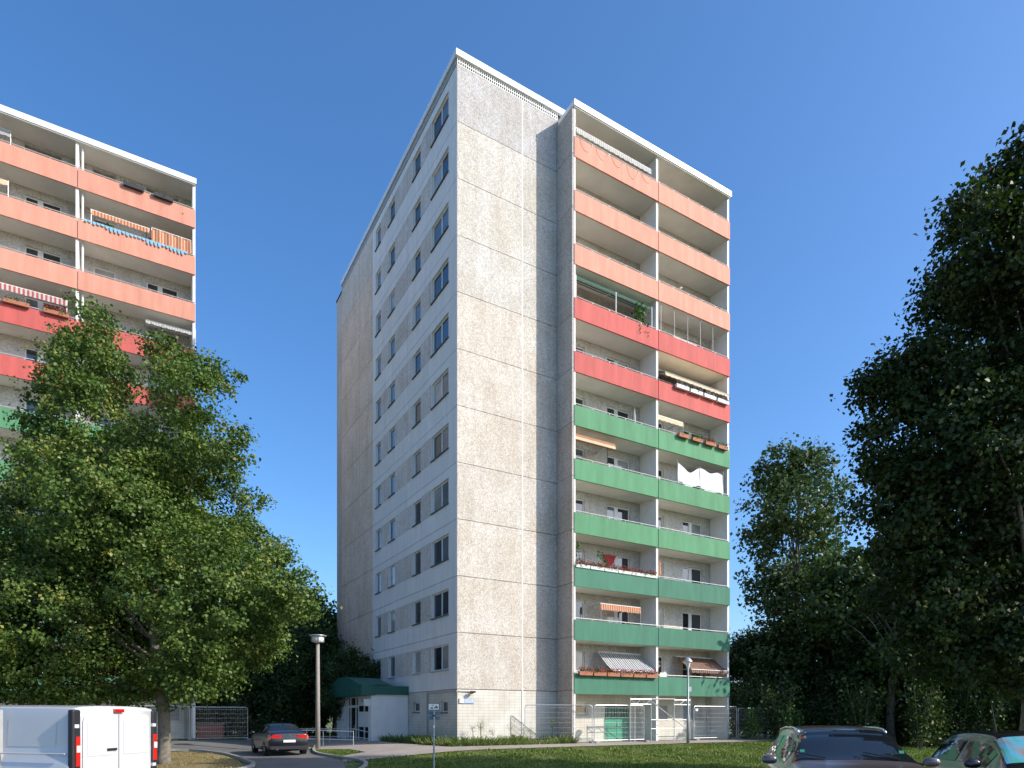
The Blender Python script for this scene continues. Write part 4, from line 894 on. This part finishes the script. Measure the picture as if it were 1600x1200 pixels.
# ------------------------------------------------------------------ vehicles
def cr(p0, p1, p2, p3, u): return .5*((2*p1) + (p2-p0)*u + (2*p0-5*p1+4*p2-p3)*u*u + (3*p1-p0-3*p2+p3)*u**3)
class Loft:
    """car body: stations (x, zb, w, zs, zbelt, wr, zr); x forward, y left"""
    def __init__(s, st): s.x = [q[0] for q in st]; s.sec = [s.section(*q[1:]) for q in st]
    def section(s, zb, w, zs, zbelt, wr, zr):
        wt = w*.93; cab = zr - zbelt
        if cab > .2: top = [(wr+(wt-wr)*.12, zr-.13), (wr*.93, zr-.035), (wr*.5, zr-.005), (0, zr)]
        else: top = [(wt*.93, zbelt+cab*.45), (wt*.8, zbelt+cab*.75), (wt*.5, zr-.01), (0, zr)]
        return [Vector((0, a, b)) for a, b in [(0, zb), (w*.84, zb), (w*.965, zb+.12), (w, (zb+.12+zs)/2), (w*.985, zs), (wt, zbelt)] + top]
    def S(s, u, v):
        n = len(s.sec); i = min(int(u), n-2); f = u-i; k = min(int(v), 8); g = v-k
        def row(a): a = max(0, min(n-1, a)); c = s.sec[a]; P = lambda j: c[max(0, min(9, j))]; q = P(k).lerp(P(k+1), g) if k == 5 or k == 4 else cr(P(k-1), P(k), P(k+1), P(k+2), g); return Vector((s.x[a], q.y, q.z))
        r = cr(row(i-1), row(i), row(i+1), row(i+2), f); r.x = s.x[i]+(s.x[i+1]-s.x[i])*f
        return r
    def grid(s, us, vs, off=0, sides=(1, -1)):
        b = MB(); 
        for sd in sides:
            P = []
            for u in us:
                row = []
                for v in vs:
                    p = s.S(u, v)
                    if off:
                        e = .02; a = s.S(min(u+e, len(s.x)-1), v)-s.S(max(u-e, 0), v); c = s.S(u, min(v+e, 8.999))-s.S(u, max(v-e, 0)); nn = a.cross(c)
                        if nn.length > 1e-9:
                            nn.normalize()
                            if nn.dot(p-Vector((p.x, 0, .7))) < 0: nn = -nn
                            p = p+nn*off
                    row.append((p.x, p.y*sd, p.z))
                P.append(row)
            for i in range(len(us)-1):
                for j in range(len(vs)-1):
                    q = [P[i][j], P[i+1][j], P[i+1][j+1], P[i][j+1]]; b.poly(q if sd > 0 else q[::-1])
        return b
    def body(s, root, mat, n=5):
        N = len(s.x)-1; us = [i/n for i in range(N*n)] + [N-1e-6]; vs = [j/4 for j in range(36)] + [8.9999]
        b = s.grid(us, vs)
        for u in (0, N-1e-6):
            for sd in (1, -1): b.poly([(p.x, p.y*sd, p.z) for p in (s.S(u, v) for v in vs)])
        me = bpy.data.meshes.new('body'); me.from_pydata(b.v, [], b.f); me.materials.append(mat)
        bm = bmesh.new(); bm.from_mesh(me); bmesh.ops.remove_doubles(bm, verts=bm.verts, dist=1e-4); bmesh.ops.recalc_face_normals(bm, faces=bm.faces); bm.to_mesh(me); bm.free()
        me.polygons.foreach_set('use_smooth', [True]*len(me.polygons)); return link('body', me, root)
    def patch(s, root, name, mat, u0, u1, v0, v1, off=.006, sides=(1, -1), n=8, parent=None):
        """both sides joined only when the patch crosses the middle, else one object for each side"""
        us = [u0+(u1-u0)*i/n for i in range(n+1)]; vs = [v0+(v1-v0)*i/n for i in range(n+1)]
        if v1 > 8.9: return s.grid(us, vs, off).build(name, mat, root, smooth=True)
        return [s.grid(us, vs, off, (sd,)).build(name, mat, root, smooth=True) for sd in sides]
def wheels(root, xs, y, r=.33, w=.22):
    for x in xs:
        for sd in (1, -1):
            wh = link('wheel', None, root, (x, sd*y, r))
            MB().lathe([(r*.62, -w/2), (r*.93, -w/2), (r, -w*.3), (r, w*.3), (r*.93, w/2), (r*.62, w/2)], 28, axis='y').build('tyre', M['rubber'], wh, smooth=True)
            b = MB().lathe([(r*.62, -w*.42), (r*.60, w*.3*sd), (r*.55, w*.36*sd), (r*.5, w*.1*sd)], 28, axis='y'); b.lathe([(0, w*.34*sd), (.06, w*.34*sd), (.065, w*.1*sd)], 12, axis='y')
            for k in range(5):
                a = k*2*math.pi/5; b.tube([(.04*math.cos(a), w*.3*sd, .04*math.sin(a)), (r*.58*math.cos(a), w*.3*sd, r*.58*math.sin(a))], .028, 6)
            b.build('rim', M['alu'], wh, smooth=True)
            MB().lathe([(0, 0), (r*1.14, 0)], 24, axis='y').build('wheel_arch', M['black'], root, (x, sd*(y+w/2-.035), r+.03))
def mirror(root, x, y, z, mat):
    for sd in (1, -1):
        b = MB().lathe([(0, -.1), (.06, -.085), (.085, -.02), (.08, .05), (.05, .09), (0, .1)], 12, axis='y'); o = b.build('mirror', mat, root, (x, sd*(y+.08), z), smooth=True); o.scale = (.75, 1.05, .8)
        MB().box(-.03, .03, -.1, .02, -.06, -.02).build('mirror_foot', M['black'], o, (0, -.06*sd, 0))
# dark sedan
h = math.atan2(.857, -.515); ctr = Vector((-10.95, 30.6)); sed = thing('parked_car', 'glossy black sedan with red tail lights on the side road', 'car', (ctr.x, ctr.y, gz(*ctr)+.026), h)
L = Loft([(-2.31, .42, .70, .70, .74, .5, .80), (-2.26, .30, .83, .80, .92, .6, 1.0), (-2.05, .24, .89, .84, .96, .62, 1.08), (-1.62, .2, .905, .86, .97, .62, 1.10), (-1.0, .2, .91, .87, .96, .58, 1.38), (-.35, .2, .91, .87, .95, .58, 1.43), (.25, .2, .91, .86, .94, .57, 1.41), (.62, .2, .91, .85, .93, .58, 1.28), (1.2, .2, .905, .82, .92, .62, .98), (1.9, .22, .89, .74, .82, .6, .88), (2.22, .28, .80, .62, .68, .5, .74), (2.3, .4, .66, .55, .6, .4, .64)])
L.body(sed, M['navy']); L.patch(sed, 'rear_window', M['carglass'], 3.15, 3.95, 6.15, 8.9999); L.patch(sed, 'windscreen', M['carglass'], 7.1, 7.95, 6.15, 8.9999)
L.patch(sed, 'side_window', M['carglass'], 3.95, 5.0, 5.1, 5.9); L.patch(sed, 'side_window', M['carglass'], 5.08, 7.2, 5.1, 5.9)
L.patch(sed, 'tail_lamp', M['red'], .72, 1.75, 3.6, 4.9, .012); 
for sd in (1, -1): MB().box(-2.31, -2.24, .33 if sd > 0 else -.74, .74 if sd > 0 else -.33, .78, .93).build('tail_lamp', M['red'], sed)
MB().box(-2.345, -2.30, -.26, .26, .60, .71).build('number_plate', M['signw'], sed); MB().lathe([(0, -2.335), (.04, -2.335), (.045, -2.28)], 14, axis='x').build('badge', M['chrome'], sed, (.02, 0, .93))
MB().box(-2.33, -2.25, -.80, .80, .30, .44).build('bumper_trim', M['black'], sed); MB().tube([(-2.36, .52, .30), (-2.1, .52, .30)], .045, 10).build('exhaust', M['chrome'], sed)
MB().box(-2.32, -2.2, -.6, .6, .745, .76).build('trim_strip', M['chrome'], sed); mirror(sed, .75, .93, .98, M['navy']); wheels(sed, (-1.4, 1.4), .80)
MB().tube([(-.95, 0, 1.38), (-1.05, 0, 1.46)], [.03, .01], 6).build('aerial', M['navy'], sed)
# grey-brown suv facing the camera
suv = thing('parked_car', 'grey-brown metallic crossover with silver roof rails facing the street', 'car', (4.95, 9.98, .02), R(-90-16))
L = Loft([(-2.2, .5, .72, .86, .92, .5, 1.0), (-2.14, .34, .85, .92, 1.0, .58, 1.22), (-1.8, .28, .90, .97, 1.07, .60, 1.52), (-.9, .26, .915, .97, 1.07, .60, 1.595), (-.1, .26, .92, .97, 1.06, .60, 1.60), (.35, .26, .92, .97, 1.05, .59, 1.57), (.62, .26, .92, .97, 1.05, .60, 1.49), (1.30, .27, .915, .95, 1.05, .66, 1.15), (1.85, .29, .89, .90, 1.0, .62, 1.08), (2.1, .34, .82, .78, .88, .55, .95), (2.2, .46, .7, .6, .66, .45, .7)])
L.body(suv, M['brown']); L.patch(suv, 'windscreen', M['carglass'], 5.35, 6.93, 6.12, 8.9999, n=12); L.patch(suv, 'rear_window', M['carglass'], 1.2, 1.9, 6.2, 8.9999)
L.patch(suv, 'side_window', M['carglass'], 1.75, 3.3, 5.08, 5.92); L.patch(suv, 'side_window', M['carglass'], 3.4, 6.3, 5.08, 5.92)
L.patch(suv, 'headlamp', M['clear'], 8.1, 9.0, 3.9, 4.9, .01)
for sd in (1, -1):
    P = [L.S(u, 6.55) for u in (2.0, 2.2, 3, 4, 4.9, 5.2)]; MB().tube([(p.x, sd*p.y, p.z+(.005 if i in (0, 5) else .035)) for i, p in enumerate(P)], .018, 8).build('roof_rail', M['chrome'], suv, smooth=True)
mirror(suv, .85, .95, 1.13, M['brown']); wheels(suv, (-1.35, 1.38), .82, .35); MB().box(2.17, 2.23, -.26, .26, .5, .61).build('number_plate', M['signw'], suv)
MB().box(2.14, 2.2, -.5, .5, .62, .76).build('grille', M['black'], suv)
for k, yy in enumerate((.55, -.35)): 
    P = [L.S(6.95, 9-.0001-abs(yy)*1.6), L.S(6.72, 8.6)]; MB().tube([(P[0].x-.02, yy, P[0].z+.03), (P[1].x, yy-.42, P[1].z+.035)], .010, 5).build('wiper', M['black'], suv)
st_ = L.S(6.6, 7.1); MB().box(-.003, .003, -.03, .03, -.022, .022).build('sticker', M['greendoor'], suv, (st_.x+.012, -st_.y, st_.z+.014)).rotation_euler = (0, R(-32), 0)
MB().box(-.003, .003, -.03, .03, -.022, .022).build('sticker', M['greendoor'], suv, (st_.x+.012, st_.y, st_.z+.014)).rotation_euler = (0, R(-32), 0)
# black hatchback beside it
hat = thing('parked_car', 'black hatchback with a rainbow sun shade behind its windscreen', 'car', (7.75, 9.8, .02), R(-90-18))
L = Loft([(-2.05, .45, .68, .80, .86, .5, .95), (-2.0, .32, .82, .88, .98, .55, 1.15), (-1.72, .25, .86, .92, 1.0, .57, 1.42), (-1.0, .23, .875, .92, 1.0, .58, 1.51), (-.2, .23, .88, .93, 1.02, .58, 1.53), (.3, .23, .88, .93, 1.02, .57, 1.50), (.6, .23, .88, .92, 1.01, .58, 1.41), (1.35, .24, .87, .88, 1.0, .64, 1.10), (1.75, .28, .84, .82, .92, .58, 1.0), (1.98, .34, .76, .66, .72, .5, .78), (2.05, .46, .62, .55, .6, .4, .64)])
L.body(hat, M['hatch']); L.patch(hat, 'windscreen', M['carglass'], 5.4, 6.93, 6.12, 8.9999, n=12); L.patch(hat, 'rear_window', M['carglass'], 1.2, 1.9, 6.2, 8.9999)
L.patch(hat, 'side_window', M['carglass'], 1.72, 2.35, 5.1, 5.85); L.patch(hat, 'side_window', M['carglass'], 2.45, 3.65, 5.06, 5.92); L.patch(hat, 'side_window', M['carglass'], 3.8, 6.25, 5.06, 5.92)
L.patch(hat, 'tail_lamp', M['red'], .75, 1.5, 3.7, 4.95, .01); L.patch(hat, 'headlamp', M['clear'], 8.1, 9.0, 3.9, 4.9, .01)
m, nt, b = newmat('rainbow_foil'); rr = nt.nodes.new('ShaderNodeValToRGB'); rr.color_ramp.interpolation = 'EASE'
for k, c in enumerate(((.1, .3, .75, 1), (.08, .6, .25, 1), (.2, .6, .75, 1), (.6, .3, .12, 1), (.1, .65, .3, 1))):
    e = rr.color_ramp.elements[k] if k < 2 else rr.color_ramp.elements.new(k/4); e.position = k/4; e.color = c
nt.links.new(noise(nt, 1.6, 2, .4, (1, 3, 1), 'obj'), rr.inputs['Fac']); nt.links.new(rr.outputs['Color'], b.inputs['Base Color']); b.inputs['Roughness'].default_value = .25; b.inputs['Metallic'].default_value = .4
L.patch(hat, 'sun_shade', m, 5.65, 6.85, 6.5, 8.9999, .010)
mirror(hat, .85, .9, 1.08, M['hatch']); wheels(hat, (-1.25, 1.25), .78, .31)
for k in range(2): MB().box(-.09, .09, -.012, .012, -.012, .012).build('door_handle', M['chrome'], hat, (-.15-k*1.0, -.895, .86))
MB().tube([(-1.2, .0, 1.5), (-1.42, 0, 1.95)], [.008, .004], 5).build('aerial', M['black'], hat)
# white van, tail towards the linden
van = thing('delivery_van', 'white delivery van with closed rear doors parked at the roadside', 'van', (-9.4, 12.03, .02), R(168))
L = Loft([(-2.5, .42, .93, .92, 1.12, .82, 1.90), (-2.46, .36, .955, .95, 1.15, .84, 1.93), (-2.2, .32, .96, .95, 1.15, .85, 1.94), (-1, .3, .965, .95, 1.15, .86, 1.95), (.6, .3, .965, .95, 1.15, .84, 1.94), (1.0, .3, .965, .95, 1.13, .80, 1.86), (1.75, .3, .95, .93, 1.10, .74, 1.22), (2.2, .32, .92, .88, 1.0, .7, 1.10), (2.45, .38, .85, .7, .8, .6, .9), (2.5, .45, .75, .6, .7, .5, .75)])
L.body(van, M['vanw']); L.patch(van, 'windscreen', M['carglass'], 5.1, 5.95, 6.2, 8.9999); L.patch(van, 'side_window', M['carglass'], 4.1, 5.4, 5.1, 5.9); wheels(van, (-1.55, 1.6), .84, .34); mirror(van, 1.35, .98, 1.2, M['black'])
for sd in (1, -1):
    dm = MB(); y0, y1 = (.012, .74) if sd > 0 else (-.74, -.012); n = 10
    # door leaf, rounded at its outer top corner
    pts = [(y0, .50), (y1, .50), (y1, 1.66), (y1-.03*sd if sd > 0 else y1, 1.74), (y1-.10 if sd > 0 else y1, 1.79), (y0 if sd > 0 else y0+.10, 1.79), (y0 if sd > 0 else y0+.03, 1.74)]
    dm.poly([(-2.522, a, c) for a, c in pts]); 
    for i in range(len(pts)): a, c = pts[i], pts[(i+1) % len(pts)]; dm.poly([(-2.522, *a), (-2.522, *c), (-2.49, *c), (-2.49, *a)])
    d = dm.build('rear_door', M['vanw'], van)
    ins = MB(); ya, yb = (y0+.09, y1-.09); ins.box(-2.528, -2.521, ya, yb, 1.08, 1.66); o = ins.build('door_field', M['vanw'], d); bv = o.modifiers.new('bevel', 'BEVEL'); bv.width = .006; bv.segments = 2
    col = MB(); c0, c1 = (.78, .915) if sd > 0 else (-.915, -.78); col.box(-2.53, -2.42, c0, c1+.03*sd if sd > 0 else c1, .55, 1.86); lc = col.build('lamp_column', M['black'], van); bv = lc.modifiers.new('bevel', 'BEVEL'); bv.width = .03; bv.segments = 3
    MB().box(-2.545, -2.45, c0+.03, c1-.02, .93, 1.42).build('tail_lamp', M['red'], lc); MB().box(-2.552, -2.5, c0+.03, c1-.03, 1.16, 1.27).build('reversing_lamp', M['clear'], lc)
    MB().box(-2.54, -2.44, c0+.05, c1+.0, 1.56, 1.62).build('hinge', M['vanw'], lc); MB().box(-2.54, -2.44, c0+.05, c1, .82, .88).build('hinge', M['vanw'], lc)
MB().box(-2.545, -2.50, -.10, .10, 1.82, 1.88).build('brake_lamp', M['red'], van); MB().box(-2.55, -2.52, .06, .26, 1.16, 1.20).build('door_handle', M['black'], van)
MB().box(-2.60, -2.46, -.92, .92, .34, .50).build('rear_bumper', M['black'], van); MB().box(-2.535, -2.52, -.35, .17, .62, .73).build('number_plate', M['signw'], van)
for sd in (1, -1):
    MB().box(-1.107, -1.099, .94*sd-.03, .94*sd+.03, .4, 1.86).build('panel_seam', M['shutter'], van)
    for ua, ub in ((2.05, 2.85), (3.0, 3.8)): L.patch(van, 'side_field', M['vanw'], ua, ub, 5.15, 5.85, .005, (sd,))
    MB().tube([(-2.4, .968*sd, 1.14), (1.0, .972*sd, 1.14)], .012, 6).build('side_crease', M['vanw'], van)
